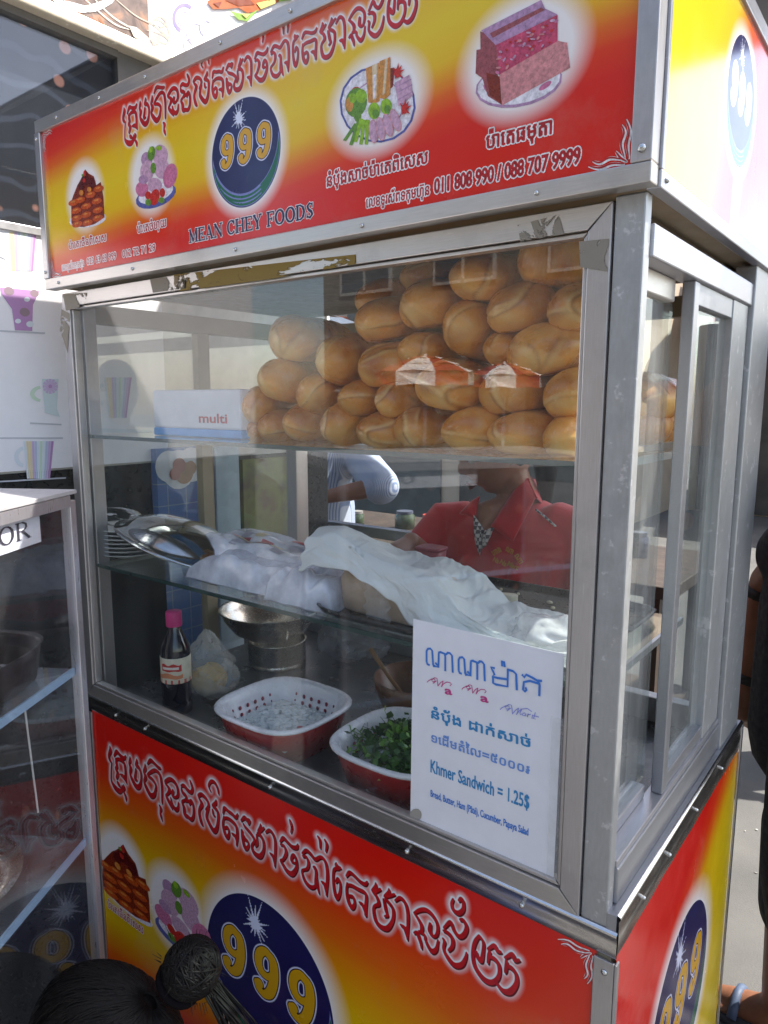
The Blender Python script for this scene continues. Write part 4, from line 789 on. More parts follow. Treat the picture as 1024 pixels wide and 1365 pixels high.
def bundle(px0, px1, py, y, dy, h, seed, label, prt=False, sag=.0):
    A, B = FY(px0, py, y), FY(px1, py, y); off = Vector((seed*5.3, 0, 0)); z0 = Z2+sag
    def top(u, v):
        e = min(u, 1-u, v, 1-v)*6; e = min(1, e)**.5
        x = A[0]+(B[0]-A[0])*u; yy = y+dy*v
        q = Vector((u*3.4, v*3.0, 0))+off
        f = abs(mnoise.noise(q*.9))*.020+.007*abs(math.sin(u*7+v*3+4*mnoise.noise(q*.7)))
        return (x+.008*mnoise.noise(q*1.5+Vector((9, 0, 0))), yy+.008*mnoise.noise(q*1.5), z0+.002+h*e*(.82+.18*math.sin(3*u+seed))+f*e)
    mb = MB().grid(top, 56, 30)
    def bot(u, v): p = top(u, v); return (p[0], p[1], z0)
    mb2 = MB().grid(lambda u, v: bot(u, 1-v), 56, 30); mb.add(mb2.v, mb2.f)
    n = 30; k = 56*30
    o = mb.build('plastic_bag_bundle', BAG, at_loc=tuple(Vector((A[0], y, z0))), smooth=True, weld=.0012)
    tag(o, label, 'plastic bags', 'bundles of plastic bags')
    if prt:
        PR = [M('bag_print_grey', (.30, .29, .36), .4), M('bag_print_red', (.42, .08, .10), .4), M('bag_print_ochre', (.46, .38, .22), .4)]
        pm = MB(); rnd = random.Random(4)
        for i in range(15):
            u, v = rnd.uniform(.28, .72), rnd.uniform(.15, .75); c = Vector(top(u, v)); du, dv = rnd.uniform(.02, .05), rnd.uniform(.02, .07)
            g = [Vector(top(u+a*du, v+b*dv))+Vector((0, 0, .0012+.0001*i)) for a in (-1, 0, 1) for b in (-1, 0, 1)]
            pm.add(g, [(0, 3, 4, 1), (1, 4, 5, 2), (3, 6, 7, 4), (4, 7, 8, 5)], i % 3)
        pm.build('bag_print', PR, o, smooth=True)
    return o
bundle(246, 430, 780, .06, .12, .034, 1, 'lower flat bundle of clear white plastic bags behind the shelf edge', sag=.0)
bundle(240, 425, 742, .12, .15, .062, 2, 'upper bundle of plastic bags with a grey and red print on top', True)
bundle(350, 440, 772, .045, .13, .060, 3, 'crumpled end of plastic bags pushed against the wrapped loaf of pate')
# pate on a black tray under a white cloth
TRAYB = M('black_tray', (.012, .011, .011), .3, var=.3)
o = MB().rrect([(.10, .07, 0), (.122, .088, .005), (.130, .094, .016), (.126, .090, .016), (.117, .083, .006), (.098, .068, .003)], (0, 0, 0), 10, 4.5).build('serving_tray', TRAYB, smooth=True)
o.location = (-.395, .118, Z2); tag(o, 'black plastic tray holding the block of pate on the middle shelf', 'tray')
PATE = M('pate', (.55, .40, .29), .5, var=.12, scale=60, bump=.25, spec=.5)
mb = MB().rrect([(.082, .046, 0), (.090, .050, .004), (.092, .051, .05), (.088, .047, .062), (.075, .036, .066)], (0, 0, 0), 10, 6)
o = mb.build('pate_block', PATE, smooth=True); o.location = (-.408, .122, Z2+.002); o.rotation_euler = (0, 0, R_(-3)); tag(o, 'beige block of pate half wrapped in cling film on the black tray', 'pate')
BAG2 = film_mat('cling', (.85, .85, .86), .22, .1)
wr = MB().grid(lambda u, v: (-.02+.05*u+.004*math.sin(v*20), -.0575-.002*math.sin(u*14)-.001*math.sin(v*33), .002+.064*v), 18, 18).build('cling_film', BAG2, o, smooth=True)
wr.location = (0, 0, 0)
wr.data.transform(Matrix.Translation(origin(o)))  if False else None
for vtx in wr.data.vertices: vtx.co += origin(o)
CLOTH = M('white_cloth', (.74, .74, .74), .85, var=.05, scale=14, bump=.25, bscale=220)
def prof(x, K): 
    for (a, za), (b, zb) in zip(K[:-1], K[1:]):
        if x <= b:
            t = max(0, (x-a)/(b-a)); t = t*t*(3-2*t); return za+(zb-za)*t
    return K[-1][1]
TOPK = [(-.53, .408), (-.49, .413), (-.45, .400), (-.40, .384), (-.355, .382), (-.31, .372), (-.28, .35), (-.25, .335), (-.19, .325), (-.14, .322), (-.09, .332)]
HEMK = [(-.53, .352), (-.50, .368), (-.44, .368), (-.40, .357), (-.36, .335), (-.32, .306), (-.28, .298), (-.2, .297), (-.09, .298)]
def cloth(u, v):
    x = -.535+.445*u; off = Vector((3.3, 1, 0)); zt = prof(x, TOPK)+.002; zh = prof(x, HEMK)
    rid = lambda f, g, o: .5-abs(mnoise.noise(Vector((x*f+v*g, v*f*.10, o)))+.25*mnoise.noise(Vector((x*f*2.3, v*f*.3, o+3))))
    fold = (.007*math.sin(x*30+v*7+2.2*mnoise.noise(Vector((x*9, v*3, 4))))+.013*rid(16, 2.2, 1)+.007*rid(36, 5, 5)+.0035*rid(80, 9, 9)-.010)*min(1, .45+u)
    if v < .45:
        t = v/.45; y = .046+.012*t+.35*fold-.012*(1-t)*math.sin(x*60)*.3; z = zh+(zt-zh)*(t**.8)+fold*t*.6
    else:
        t = (v-.45)/.55; y = .058+.15*t; z = zt+fold*.8-.022*t*t+.010*math.sin(t*5+x*12)
    z = max(z, Z2+.006+.003*math.sin(x*50)) 
    return (x-.018*(1-v)*(1-u)+.012*mnoise.noise(Vector((v*8, 0, x*20))), y, z)
o = MB().grid(cloth, 260, 110).build('cloth', CLOTH, at_loc=(-.31, .1, Z2), smooth=True, solid=.0012, subsurf=0)
tag(o, 'white muslin cloth draped in folds over the block of pate', 'cloth')
def lump(u, v):
    a = 2*math.pi*v; th = math.pi*u; q = Vector((math.sin(th)*math.cos(a), math.sin(th)*math.sin(a), math.cos(th)))
    k = 1+.28*mnoise.noise(q*2.2+Vector((7, 3, 1)))+.14*abs(mnoise.noise(q*5))
    return (-.128+.062*q.x*k, .092+.040*q.y*k, max(Z2+.003, Z2+.024+.030*q.z*k))
o = MB().grid(lump, 40, 48).build('crumpled_bag', film_mat('white_film', (.80, .80, .84), .75, .18), at_loc=(-.128, .092, Z2), smooth=True, weld=.0005)
tag(o, 'crumpled white plastic bag at the end of the muslin cloth', 'plastic bag')
o = MB().rrect([(.17, .07, 0), (.185, .083, .004), (.192, .088, .014), (.187, .084, .014), (.18, .078, .005), (.165, .066, .003)], (0, 0, 0), 10, 6).build('chopping_tray', TRAYB, smooth=True)
o.location = (-.265, .285, Z2); tag(o, 'large black tray of crumbs in front of the seller', 'tray')
FOODS = M('crumb', (.70, .60, .42), .6)
cr = MB(); rnd = random.Random(8)
for k in range(12): cr.ball((-.265+rnd.uniform(-.14, .15), .285+rnd.uniform(-.05, .05), Z2+.006), (rnd.uniform(.002, .007), rnd.uniform(.002, .005), .003), 7)
struct(cr.build('crumbs', FOODS, smooth=True), 'stuff')
o = MB().rrect([(.020, .012, 0), (.022, .014, .004), (.022, .014, .016), (.02, .012, .019)], (0, 0, 0), 6, 5).build('sandwich_slice', M('slice', (.66, .58, .44), .6, bump=.3), smooth=True); o.location = (-.29, .25, Z2+.004); o.rotation_euler[2] = .4
tag(o, 'small pale slice of bread with red filling on the black tray', 'bread'); MB().box((-.305, .235, Z2+.012), (-.285, .2375, Z2+.016)).build('filling', M('filling_red', (.55, .08, .02), .5), o)

# ------------------------------------------------------------------ lower deck: bottle, bags, pot, basins
SAUCE = M('soy_bottle', (.010, .009, .018), .08, var=.2, spec=.9)
bt = thing('sauce_bottle', 'dark sauce bottle with pink cap and cream and red label', 'bottle', (-.93, .075, 0))
bx, by = -.93, .075
MB().lathe([(.001, 0), (.026, 0), (.0295, .003), (.0295, .025), (.028, .03), (.0295, .035), (.0295, .125), (.028, .14), (.019, .160), (.0135, .172), (.0125, .185), (.012, .187)], (bx, by, 0), 32).build('bottle_body', SAUCE, bt, smooth=True)
MB().lathe([(.0155, .180), (.0158, .181), (.0158, .207), (.0148, .210), (.001, .2105)], (bx, by, 0), 28).build('cap', M('cap_pink', (.62, .04, .20), .35, bump=.2, bscale=300), bt, smooth=True)
lb = MB().lathe([(.0299, .068), (.0301, .069), (.0301, .119), (.0299, .12)], (bx, by, 0), 36).build('label', M('label_cream', (.66, .60, .48), .5, var=.15, scale=60), bt, smooth=True)
LR = M('label_red', (.50, .03, .025), .5); LO = M('label_orange', (.62, .22, .10), .5)
def wrap(mb, a0, a1, z0, z1, r, mi=0, wav=0):
    k = 14; vs = []
    for i in range(k+1):
        a = R_(a0+(a1-a0)*i/k); w = wav*math.sin(i*.9); vs += [(bx+r*math.cos(a), by+r*math.sin(a), z0+w*.4), (bx+r*math.cos(a), by+r*math.sin(a), z1+w)]
    mb.add(vs, [(2*i, 2*i+2, 2*i+3, 2*i+1) for i in range(k)], mi)
mb = MB(); wrap(mb, 0, 359, .068, .076, .0304, 0); wrap(mb, 190, 350, .079, .088, .0304, 1, .003); wrap(mb, 265, 345, .094, .108, .0304, 0, .002); wrap(mb, 270, 335, .098, .103, .0306, 2); wrap(mb, 215, 232, .096, .107, .0304, 3)
mb.build('label_print', [LR, LO, M('label_white', (.75, .7, .65), .5), M('label_blue', (.08, .10, .35), .5)], lb)
def bagmesh(name, c, rx, ry, rz, seed, mat, label, knot=True, base=True):
    def f(u, v):
        a = 2*math.pi*v; th = math.pi*u; q = Vector((math.sin(th)*math.cos(a), math.sin(th)*math.sin(a), math.cos(th)))
        k = 1+.25*mnoise.noise(q*1.8+Vector((seed, 0, 0)))+.13*abs(mnoise.noise(q*4.5+Vector((0, seed, 0))))
        z = rz*q.z*k
        if knot and q.z > .55: z += (q.z-.55)*rz*1.4; q = q*(1-(q.z-.55)*1.3)
        return (c[0]+rx*q.x*k, c[1]+ry*q.y*k, max(c[2]-rz*.8, c[2]+z) if base else c[2]+z)
    o = MB().grid(f, 44, 56).build(name, mat, at_loc=(c[0], c[1], c[2]-rz*.8), smooth=True, weld=.0004)
    return tag(o, label, 'plastic bag')
bgc = FY(277, 895, .17)
bagmesh('food_bag', (bgc[0], .17, .047), .070, .055, .055, 4.2, film_mat('clear_bag_film', (.80, .78, .74), .34, .12), 'clear knotted plastic bag of yellow food beside the sauce bottle')
o = MB().grid(lambda u, v: (bgc[0]+.045*math.sin(math.pi*u)*math.cos(6.283*v), .17+.038*math.sin(math.pi*u)*math.sin(6.283*v), max(.003, .034+.030*math.cos(math.pi*u)*(1+.2*math.sin(9*v)))), 20, 28).build('yellow_noodles', M('yellow_food', (.55, .34, .06), .5, var=.35, scale=60, bump=.6), at_loc=(bgc[0], .17, 0), smooth=True)
tag(o, 'yellow food inside the clear bag beside the sauce bottle', 'food')
pb = FZ(359, 893, 0); px_, py_ = pb[0]-.02, pb[1]+.045
pot = thing('steel_pot', 'steel pot with straight ribbed side on the counter behind the basins', 'pot', (px_, py_, 0))
MB().lathe([(.001, 0), (.066, 0), (.069, .003), (.069, .008), (.0675, .010), (.0675, .014), (.069, .016), (.069, .058), (.0715, .061), (.069, .062), (.066, .058), (.066, .01), (.001, .006)], (px_, py_, 0), 44).build('pot_body', POT, pot, smooth=True)
bw = thing('steel_bowl', 'wide steel bowl with ring handle sitting on top of the pot', 'bowl', (px_-.02, py_, .0625))
MB().lathe([(.001, .0), (.055, 0), (.088, .018), (.110, .048), (.116, .066), (.123, .070), (.1225, .072), (.114, .069), (.107, .049), (.086, .021), (.054, .004), (.001, .003)], (px_-.02, py_, .0625), 56).build('bowl_body', POT, bw, smooth=True)
MB().tube([(px_+.086, py_-.05, .115), (px_+.100, py_-.062, .110), (px_+.106, py_-.070, .098), (px_+.096, py_-.068, .086), (px_+.080, py_-.050, .090)], .0025, 8).build('ring_handle', POT, bw, smooth=True)
BRED = M('basin_red', (.36, .012, .012), .3, var=.08, spec=.6); BWHT = M('basin_white', (.76, .74, .78), .28, var=.03, spec=.6); HOLE = M('hole_red', (.26, .015, .04), .5)
ICE = N('ice'); ICE.set(Base_Color=(.78, .82, .84), Roughness=.14, Alpha=.72, Specular_IOR_Level=.9); ICE.bump(ICE.noise(70, 4, ICE.coord()), .5); ICE = ICE.m
GREENS = [M('herb_a', (.045, .13, .018), .45, var=.3, spec=.5), M('herb_b', (.14, .30, .035), .45, var=.3), M('herb_c', (.02, .065, .012), .5, var=.3)]
def basin(cx, cy, hx, hy, rz, label):
    t = thing('basin', label, 'basin', (cx, cy, 0), 'red and white basins')
    zt = .072
    MB().rrect([(hx*.74, hy*.74, .001), (hx*.78, hy*.78, .003), (hx*.93, hy*.93, zt-.012), (hx*.95, hy*.95, zt-.004), (hx*.90, hy*.90, zt-.006), (hx*.75, hy*.75, .006)], (cx, cy, 0), 12, 3.2).build('outer_tub', BRED, t, smooth=True)
    w = MB().rrect([(hx*.72, hy*.72, .012), (hx*.86, hy*.86, zt-.010), (hx*.955, hy*.955, zt-.006), (hx*1.0, hy*1.0, zt-.004), (hx*1.01, hy*1.01, zt), (hx*.985, hy*.985, zt+.003), (hx*.93, hy*.93, zt+.002), (hx*.87, hy*.87, zt-.004), (hx*.83, hy*.83, zt-.016), (hx*.70, hy*.70, .016)], (cx, cy, 0), 12, 3.2).build('strainer', BWHT, t, smooth=True)
    mb = MB()
    for r_, zz in ((0, .048), (1, .036)):
        for k in range(8):
            u = (k-3.5)/3.5*.62; f = .70+(.83-.70)*((zz-.016)/(zt-.032))-.012
            mb.ball((cx+hx*u, cy+hy*f*.985, zz), (.0034, .0025, .0046), 8); mb.ball((cx-hx*f*.985, cy+hy*u, zz), (.0025, .0034, .0046), 8)
    mb.build('strainer_hole', HOLE, w, smooth=True)['kind'] = 'stuff'
    MB().lathe([(.0055, 0), (.0055, .0006)], (cx+hx*.86, cy-hy*.52, zt+.0015), 12).build('rim_hole', HOLE, w)
    return t
basin(-.668, .118, .112, .108, 0, 'red basin with white strainer holding crushed ice, beside the pot')
basin(-.405, .140, .112, .108, 0, 'red basin with white strainer holding green herbs, partly behind the price list')
rnd = random.Random(21)
mb = MB()
for k in range(520):
    x, y = -.668+rnd.uniform(-.066, .066), .118+rnd.uniform(-.064, .064); q = rnd.uniform(.003, .009)
    mb.ball((x, y, .034+.016*math.exp(-((x+.668)**2+(y-.118)**2)/.003)+rnd.uniform(-.003, .004)), (q*rnd.uniform(.7, 1.5), q*rnd.uniform(.7, 1.5), q*.7), 6)
o = mb.build('crushed_ice', ICE); struct(o, 'stuff')
mb = MB().grid(lambda u, v: (-.668+.16*(u-.5), .118+.155*(v-.5), .030+.014*math.sin(math.pi*u)*math.sin(math.pi*v)+.004*mnoise.noise(Vector((u*9, v*9, 1)))), 24, 24)
struct(mb.build('slush', M('slush', (.60, .62, .56), .3, var=.3, scale=60, bump=.4), smooth=True), 'stuff')
def herbs(n, cx, cy, hx, hy, z0, name):
    mb = MB()
    for k in range(n):
        x, y = cx+rnd.uniform(-hx, hx), cy+rnd.uniform(-hy, hy); L = rnd.uniform(.03, .065); a = rnd.uniform(0, 6.28); el = rnd.uniform(-.1, .7)
        d = Vector((math.cos(a)*math.cos(el), math.sin(a)*math.cos(el), math.sin(el))); p = Vector((x, y, z0+rnd.uniform(-.006, .016))); mi = rnd.choice((0, 0, 1, 2))
        mb.tube([p, p+d*L*.5+Vector((0, 0, .003)), p+d*L], [.0012, .0010, .0004], 5, mi)
        for q in (.45, .7, .95):
            c = p+d*L*q; s_ = rnd.uniform(.008, .019); b = Vector((rnd.uniform(-1, 1), rnd.uniform(-1, 1), rnd.uniform(-.2, .8))).normalized(); e = b.cross(d).normalized()*s_*.45
            mb.add([c, c+b*s_*.55+e, c+b*s_*1.1, c+b*s_*.55-e], [(0, 1, 2, 3)], mi)
    return struct(mb.build(name, GREENS), 'stuff')
herbs(300, -.405, .142, .056, .054, .045, 'green_herbs')
mb = MB()
for k in range(60):
    x, y = -.405+rnd.uniform(-.05, .05), .14+rnd.uniform(-.05, .05); mb.ball((x, y, .056+rnd.uniform(-.003, .008)), rnd.uniform(.003, .008), 6)
struct(mb.build('ice_chips', ICE), 'stuff')
# things at the back of the lower deck
cb = thing('clay_bowl', 'brown glazed bowl behind the herb basin', 'bowl', (-.52, .34, 0))
MB().lathe([(.001, .0), (.04, 0), (.07, .03), (.085, .07), (.088, .09), (.084, .09), (.068, .035), (.001, .008)], (-.52, .34, 0), 36).build('bowl_body', M('brown_glaze', (.16, .065, .025), .3, var=.3, scale=12), cb, smooth=True)
MB().tube([(-.53, .33, .03), (-.545, .28, .1), (-.56, .24, .165)], [.004, .004, .005], 8).build('spoon_handle', M('wood_handle', (.20, .10, .035), .55), cb, smooth=True)
o = MB().lathe([(.001, 0), (.04, 0), (.06, .01), (.075, .02), (.077, .022), (.058, .013), (.001, .005)], (0, 0, 0), 32).build('side_plate', M('pale_green_plate', (.50, .56, .44), .3), smooth=True); o.location = (-.42, .345, 0); tag(o, 'pale plate behind the herb basin', 'plate')
o = bagmesh('white_bag', (-.85, .53, .05), .09, .07, .06, 8.8, film_mat('grey_film', (.36, .38, .42), .4, .2), 'greyish plastic bag at the back of the counter', False)
# ------------------------------------------------------------------ street, shop wall, neighbouring glass case
ASPH = N('asphalt'); _v = ASPH.coord('Object'); _n = ASPH.noise(220, 5, _v); _b = ASPH.noise(2.2, 6, _v, .6)
ASPH.set(Base_Color=ASPH.mix(ASPH.rng(_b, .35, .7), ASPH.mix(_n, (.055, .055, .053), (.085, .083, .08)), (.11, .107, .10)), Roughness=.9); ASPH.bump(_n, .4, .004)
struct(MB().add([(-60, -60, GZ), (60, -60, GZ), (60, 60, GZ), (-60, 60, GZ)], [(0, 1, 2, 3)]).build('street', ASPH.m))
GR = M('grit', (.30, .29, .27), .9)
mb = MB(); rnd = random.Random(77)
for k in range(70): mb.ball((rnd.uniform(-.3, 1.2), rnd.uniform(.8, 3), GZ+.002), (rnd.uniform(.002, .008), rnd.uniform(.002, .008), .002), 6)
struct(mb.build('litter_specks', GR), 'stuff')

WX = -1.30
wall = thing('shop_wall', 'shop front with white mug poster, dark window and printed banner beside the cart', 'shop front', (WX-.1, .2, GZ))
MB().box((WX-.2, -.62, GZ), (WX-.004, .95, .47)).build('wall_base', M('dark_tile', (.016, .017, .018), .3, var=.3), wall)
MB().box((WX-.2, -.62, .47), (WX-.006, .95, .968)).build('wall', M('plaster', (.5, .48, .44), .8), wall)
MB().box((WX-.2, .385, .968), (WX-.006, .95, 1.40)).build('wall', M('plaster2', (.10, .09, .08), .8), wall)
MB().box((WX-.2, -.62, 1.41), (WX-.03, 2.4, 3.3)).build('wall', M('plaster3', (.45, .42, .38), .8), wall)
POSTER = M('poster_white', (.82, .81, .84), .35, var=.02, spec=.4)
poster = MB().box((WX-.005, -.62, .475), (WX, .345, .967)).build('poster', POSTER, wall)
PL = {k: M('poster_'+k, c, .4, var=.03) for k, c in dict(grey=(.50, .51, .56), yellow=(.74, .62, .40), blue=(.48, .55, .68), green=(.56, .70, .56), lilac=(.56, .44, .66), plum=(.46, .26, .50), pale=(.66, .72, .78), brown=(.30, .22, .26), teal=(.60, .70, .72)).items()}
PLK = list(PL)
def wpoly(mb, pts, c, lift): mb.add([FX(x, y, WX+.0004+lift) for x, y in pts], [tuple(range(len(pts)))], PLK.index(c))
mb = MB()
for i, (a, b) in enumerate([((0, 298), (57, 307)), ((0, 301), (57, 310)), ((0, 440), (60, 443)), ((40, 563), (82, 565)), ((0, 583), (84, 583)), ((0, 641), (88, 636))]):
    wpoly(mb, [a, b, (b[0], b[1]+2), (a[0], a[1]+2)], 'grey', .0001*i)
def striped(x0, y0, x1, y1, taper, hd, k0):
    cols = ['pale', 'yellow', 'yellow', 'lilac', 'blue', 'pale', 'green', 'pale', 'blue', 'lilac', 'plum']; n = len(cols); cx = (x0+x1)/2
    for i, c in enumerate(cols):
        a, b = x0+(x1-x0)*i/n, x0+(x1-x0)*(i+1)/n-.3; s = lambda x: cx+(x-cx)*taper
        wpoly(mb, [(a, y0), (b, y0), (s(b), y1), (s(a), y1)], c, .0002+.00002*i+.0003*k0)
    hx = x0+2 if hd < 0 else x1-2; r = (y1-y0)*.28; cy = y0+(y1-y0)*.42
    out = [(hx+hd*abs(r*1.0*math.cos(t))*1.0, cy+r*math.sin(t)) for t in np.linspace(-1.4, 1.4, 12)]; inn = [(hx+hd*abs(r*.6*math.cos(t)), cy+r*.66*math.sin(t)) for t in np.linspace(1.4, -1.4, 12)]
    wpoly(mb, out+inn, 'pale', .0006+.0003*k0)
striped(8, 309, 49, 361, .78, -1, 0); striped(31, 588, 72, 638, .75, -1, 1); striped(138, 503, 176, 557, .62, -1, 2); striped(-40, 470, -5, 530, .75, -1, 3)
wpoly(mb, [(0, 383), (53, 388), (44, 406), (43, 441), (20, 440), (16, 412), (2, 392)], 'plum', .0003)
for x, y, r in [(12, 388, 7), (46, 391, 6), (33, 416, 7)]: wpoly(mb, ell(x, y, r, r*.8, 20), 'brown', .0004)
for x, y, r in [(36, 399, 4), (40, 432, 5), (24, 428, 4)]: wpoly(mb, ell(x, y, r, r*.8), 'pale', .00045)
wpoly(mb, [(56, 505), (78, 505), (76, 545), (80, 556), (60, 550)], 'teal', .0005)
for a in range(0, 360, 30):
    c, s_ = math.cos(R_(a)), math.sin(R_(a)); wpoly(mb, [(67+c*2-s_, 515+s_*2+c), (67+10*c-2*s_, 515+10*s_+2*c), (67+10*c+2*s_, 515+10*s_-2*c), (67+c*2+s_, 515+s_*2-c)], 'lilac', .0006+.00001*a/30)
wpoly(mb, ell(67, 515, 2.5, 2.5), 'plum', .0009)
out = [(56-16*math.cos(t), 525+11*math.sin(t)) for t in np.linspace(-1.4, 1.4, 12)]; inn = [(56-10*math.cos(t), 525+7*math.sin(t)) for t in np.linspace(1.4, -1.4, 12)]; wpoly(mb, out+inn, 'green', .0005)
wpoly(mb, [(110, 570), (200, 573), (204, 577), (120, 576)], 'pale', .0003)
mb.build('printed_mugs', [PL[k] for k in PLK], poster)
# window with a dotted curtain behind reflecting glass
WG = glass_mat('tinted_window', (.80, .84, .90), .004, .055)
DOT = N('dotted_curtain'); _v = DOT.coord('Object'); vo = DOT.n('TexVoronoi'); vo.inputs['Scale'].default_value = 13.5; vo.inputs['Randomness'].default_value = .35; DOT.l(_v, vo.inputs[0])
_w = DOT.n('TexWave'); _w.inputs['Scale'].default_value = 5; _w.inputs['Distortion'].default_value = 8; _w.bands_direction = 'Z'; DOT.l(_v, _w.inputs[0])
_c = DOT.mix(DOT.rng(_w.outputs[0], .86, .97, 0, .5), (.020, .016, .015), (.10, .10, .11))
DOT.set(Base_Color=DOT.mix(DOT.rng(vo.outputs['Distance'], .20, .15), _c, (.80, .32, .18)), Roughness=.8); DOT = DOT.m
win = MB().box((WX-.012, -.61, .985), (WX-.008, .335, 1.385)).build('window', WG, wall)
MB().box((WX-.03, -.615, .97), (WX-.024, .385, 1.39)).build('curtain', DOT, win)
WF = brushed('window_frame_metal', (.5, .5, .52), .4, .6); DKF = M('dark_frame', (.06, .055, .05), .5)
MB().box((WX-.02, -.62, .966), (WX+.004, .345, .982)).build('window_frame', WF, win, bevel=.001)
MB().box((WX-.02, .255, .982), (WX+.002, .345, 1.40)).build('window_frame', DKF, win)
MB().box((WX-.02, -.62, 1.383), (WX+.006, .255, 1.40)).build('window_frame', DKF, win)
BAR = brushed('awning_bar_metal', (.62, .54, .42), .4, .55, (1, 1, 1), .8, (.85, .80, .70))
MB().box((WX-.03, -.62, 1.398), (WX+.035, 2.3, 1.424)).build('awning_bar', BAR, wall, bevel=.004)
BN1 = N('banner_brown'); _v = BN1.coord('Object'); BN1.set(Base_Color=BN1.ramp(BN1.noise(16, 5, _v, .6, 1.2), [(.35, (.10, .07, .06)), (.5, (.17, .12, .10)), (.62, (.30, .17, .11))]), Roughness=.35)
banner = MB().box((WX-.03, -.62, 1.425), (WX-.002, .345, 2.6)).build('banner', BN1.m, wall)
banner2 = MB().box((WX-.03, .3455, 1.425), (WX-.002, 2.3, 2.6)).build('banner', M('banner_white', (.83, .82, .83), .4, var=.02), wall)
BP = {k: M('banner_'+k, c, .4, var=.1, scale=40) for k, c in dict(cream=(.52, .47, .40), taupe=(.40, .34, .28), lilac=(.52, .48, .72), violet=(.24, .20, .52), roast=(.42, .10, .03), roastd=(.20, .04, .015), leaf=(.22, .38, .07), yellow=(.62, .52, .16), white=(.84, .82, .82)).items()}
BK = list(BP)
bmap = lambda x, y, l: FX(x, y, WX-.0012+l)
mb = MB()
for i, (pts, w, c) in enumerate([([(118, -10), (150, 22), (185, 44), (203, 64)], 2.4, 'cream'), ([(150, -5), (180, 20), (206, 34), (225, 50), (222, 34), (208, 26), (205, 36)], 2.4, 'taupe'), ([(110, -4), (150, 30), (175, 40)], 2.2, 'cream'),
      ([(196, 40), (212, 44), (224, 52), (222, 58), (212, 54), (216, 47)], 2.5, 'taupe'), ([(200, 30), (213, 22), (222, 30), (215, 36), (210, 30)], 2.5, 'taupe'), ([(60, -10), (100, 12), (140, 4), (160, -12)], 9, 'white'), ([(85, 2), (120, 12), (150, 2)], 8, 'white'),
      ([(120, 22), (138, 34), (132, 22)], 2, 'roast'), ([(95, 14), (112, 26), (104, 14)], 2, 'roast')]):
    ribbon(mb, pts, w, bmap, .0003*i/2, BK.index(c))
for i, (P, c) in enumerate([([(172, 34), (182, 36), (198, 50), (203, 66), (190, 58), (178, 48)], 'cream'), ([(206, 44), (214, 48), (213, 58), (205, 60), (200, 52)], 'taupe')]):
    mb.add([bmap(x, y, .0016+.0003*i) for x, y in P], [tuple(range(len(P)))], BK.index(c))
mb.build('printed_scrolls', [BP[k] for k in BK], banner)
mb = MB()
for i, (cx, cy, r0, r1, c) in enumerate([(246, 24, 20, 15, 'violet'), (246, 24, 12, 8, 'lilac'), (262, 44, 16, 12, 'lilac'), (276, 36, 12, 8, 'lilac'), (252, 58, 9, 6, 'lilac')]):
    k = 26; vs = []
    for j in range(k+1):
        t = R_(110+200*j/k); vs += [bmap(cx+r0*math.cos(t)*.8, cy+r0*math.sin(t), .0004*i), bmap(cx+r1*math.cos(t)*.8, cy+r1*math.sin(t), .0004*i)]
    mb.add(vs, [(2*j, 2*j+1, 2*j+3, 2*j+2) for j in range(k)], BK.index(c))
for i, (P, c) in enumerate([([(276, 2), (288, -6), (345, -10), (372, -6), (372, 2), (345, 14), (330, 17), (318, 10), (300, 12), (284, 12)], 'roast'), ([(306, 14), (330, 20), (345, 12), (330, 28), (318, 26)], 'leaf'), ([(300, 0), (330, -4), (340, 6), (318, 8)], 'roastd'), ([(284, 4), (296, 2), (292, 10)], 'roastd'), ([(342, 4), (366, -2), (368, 4), (348, 12)], 'yellow'), ([(370, -8), (392, -10), (388, 0), (372, 2)], 'leaf'), ([(322, 18), (334, 18), (328, 24)], 'yellow'), ([(350, -6), (366, -8), (360, 0)], 'roastd')]):
    mb.add([bmap(x, y, .003+.0004*i) for x, y in P], [tuple(range(len(P)))], BK.index(c))
mb.build('printed_roast', [BP[k] for k in BK], banner2)
# blue poster stand and pale board along the wall behind the cart's left window
ADB = N('blue_poster'); _v = ADB.coord('Object'); br = ADB.n('TexBrick'); br.offset = 0; br.inputs['Scale'].default_value = 9; br.inputs['Mortar Size'].default_value = .012; br.inputs['Brick Width'].default_value = .5; br.inputs['Row Height'].default_value = .5
_mp = ADB.n('Mapping'); _mp.inputs['Rotation'].default_value = (0, R_(90), 0); ADB.l(_v, _mp.inputs[0]); ADB.l(_mp.outputs[0], br.inputs[0])
ADB.set(Base_Color=ADB.mix(br.outputs['Fac'], (.085, .18, .42), (.25, .34, .42)), Roughness=.35)
ad = MB().box((WX-.003, .295, -.25), (WX+.02, .47, .505)).build('poster_board', ADB.m, at_loc=(WX, .38, -.25)); tag(ad, 'tall blue poster board leaning on the wall beyond the cart', 'poster')
mb = MB()
for i, (y, z, r, c) in enumerate([(.36, .45, .05, 0), (.40, .46, .045, 0), (.33, .46, .04, 0), (.375, .44, .028, 1), (.36, .46, .02, 2), (.395, .452, .018, 1), (.345, .44, .016, 2)]):
    mb.lathe([(r, .0+.0006*i), (.0001, .0002+.0006*i)], (WX+.0205, y, z), 20, axis='x', mi=c)
mb.build('printed_dish', [M('dish_white', (.66, .68, .74), .4), M('dish_brown', (.34, .18, .09), .5), M('dish_red', (.36, .12, .10), .5)], ad)
pl = MB().box((WX-.003, .475, -.25), (WX+.025, .555, .50)).build('pale_board', M('pale_blue', (.46, .58, .66), .5), at_loc=(WX, .5, -.25)); tag(pl, 'narrow pale blue board beside the tall blue poster', 'board')
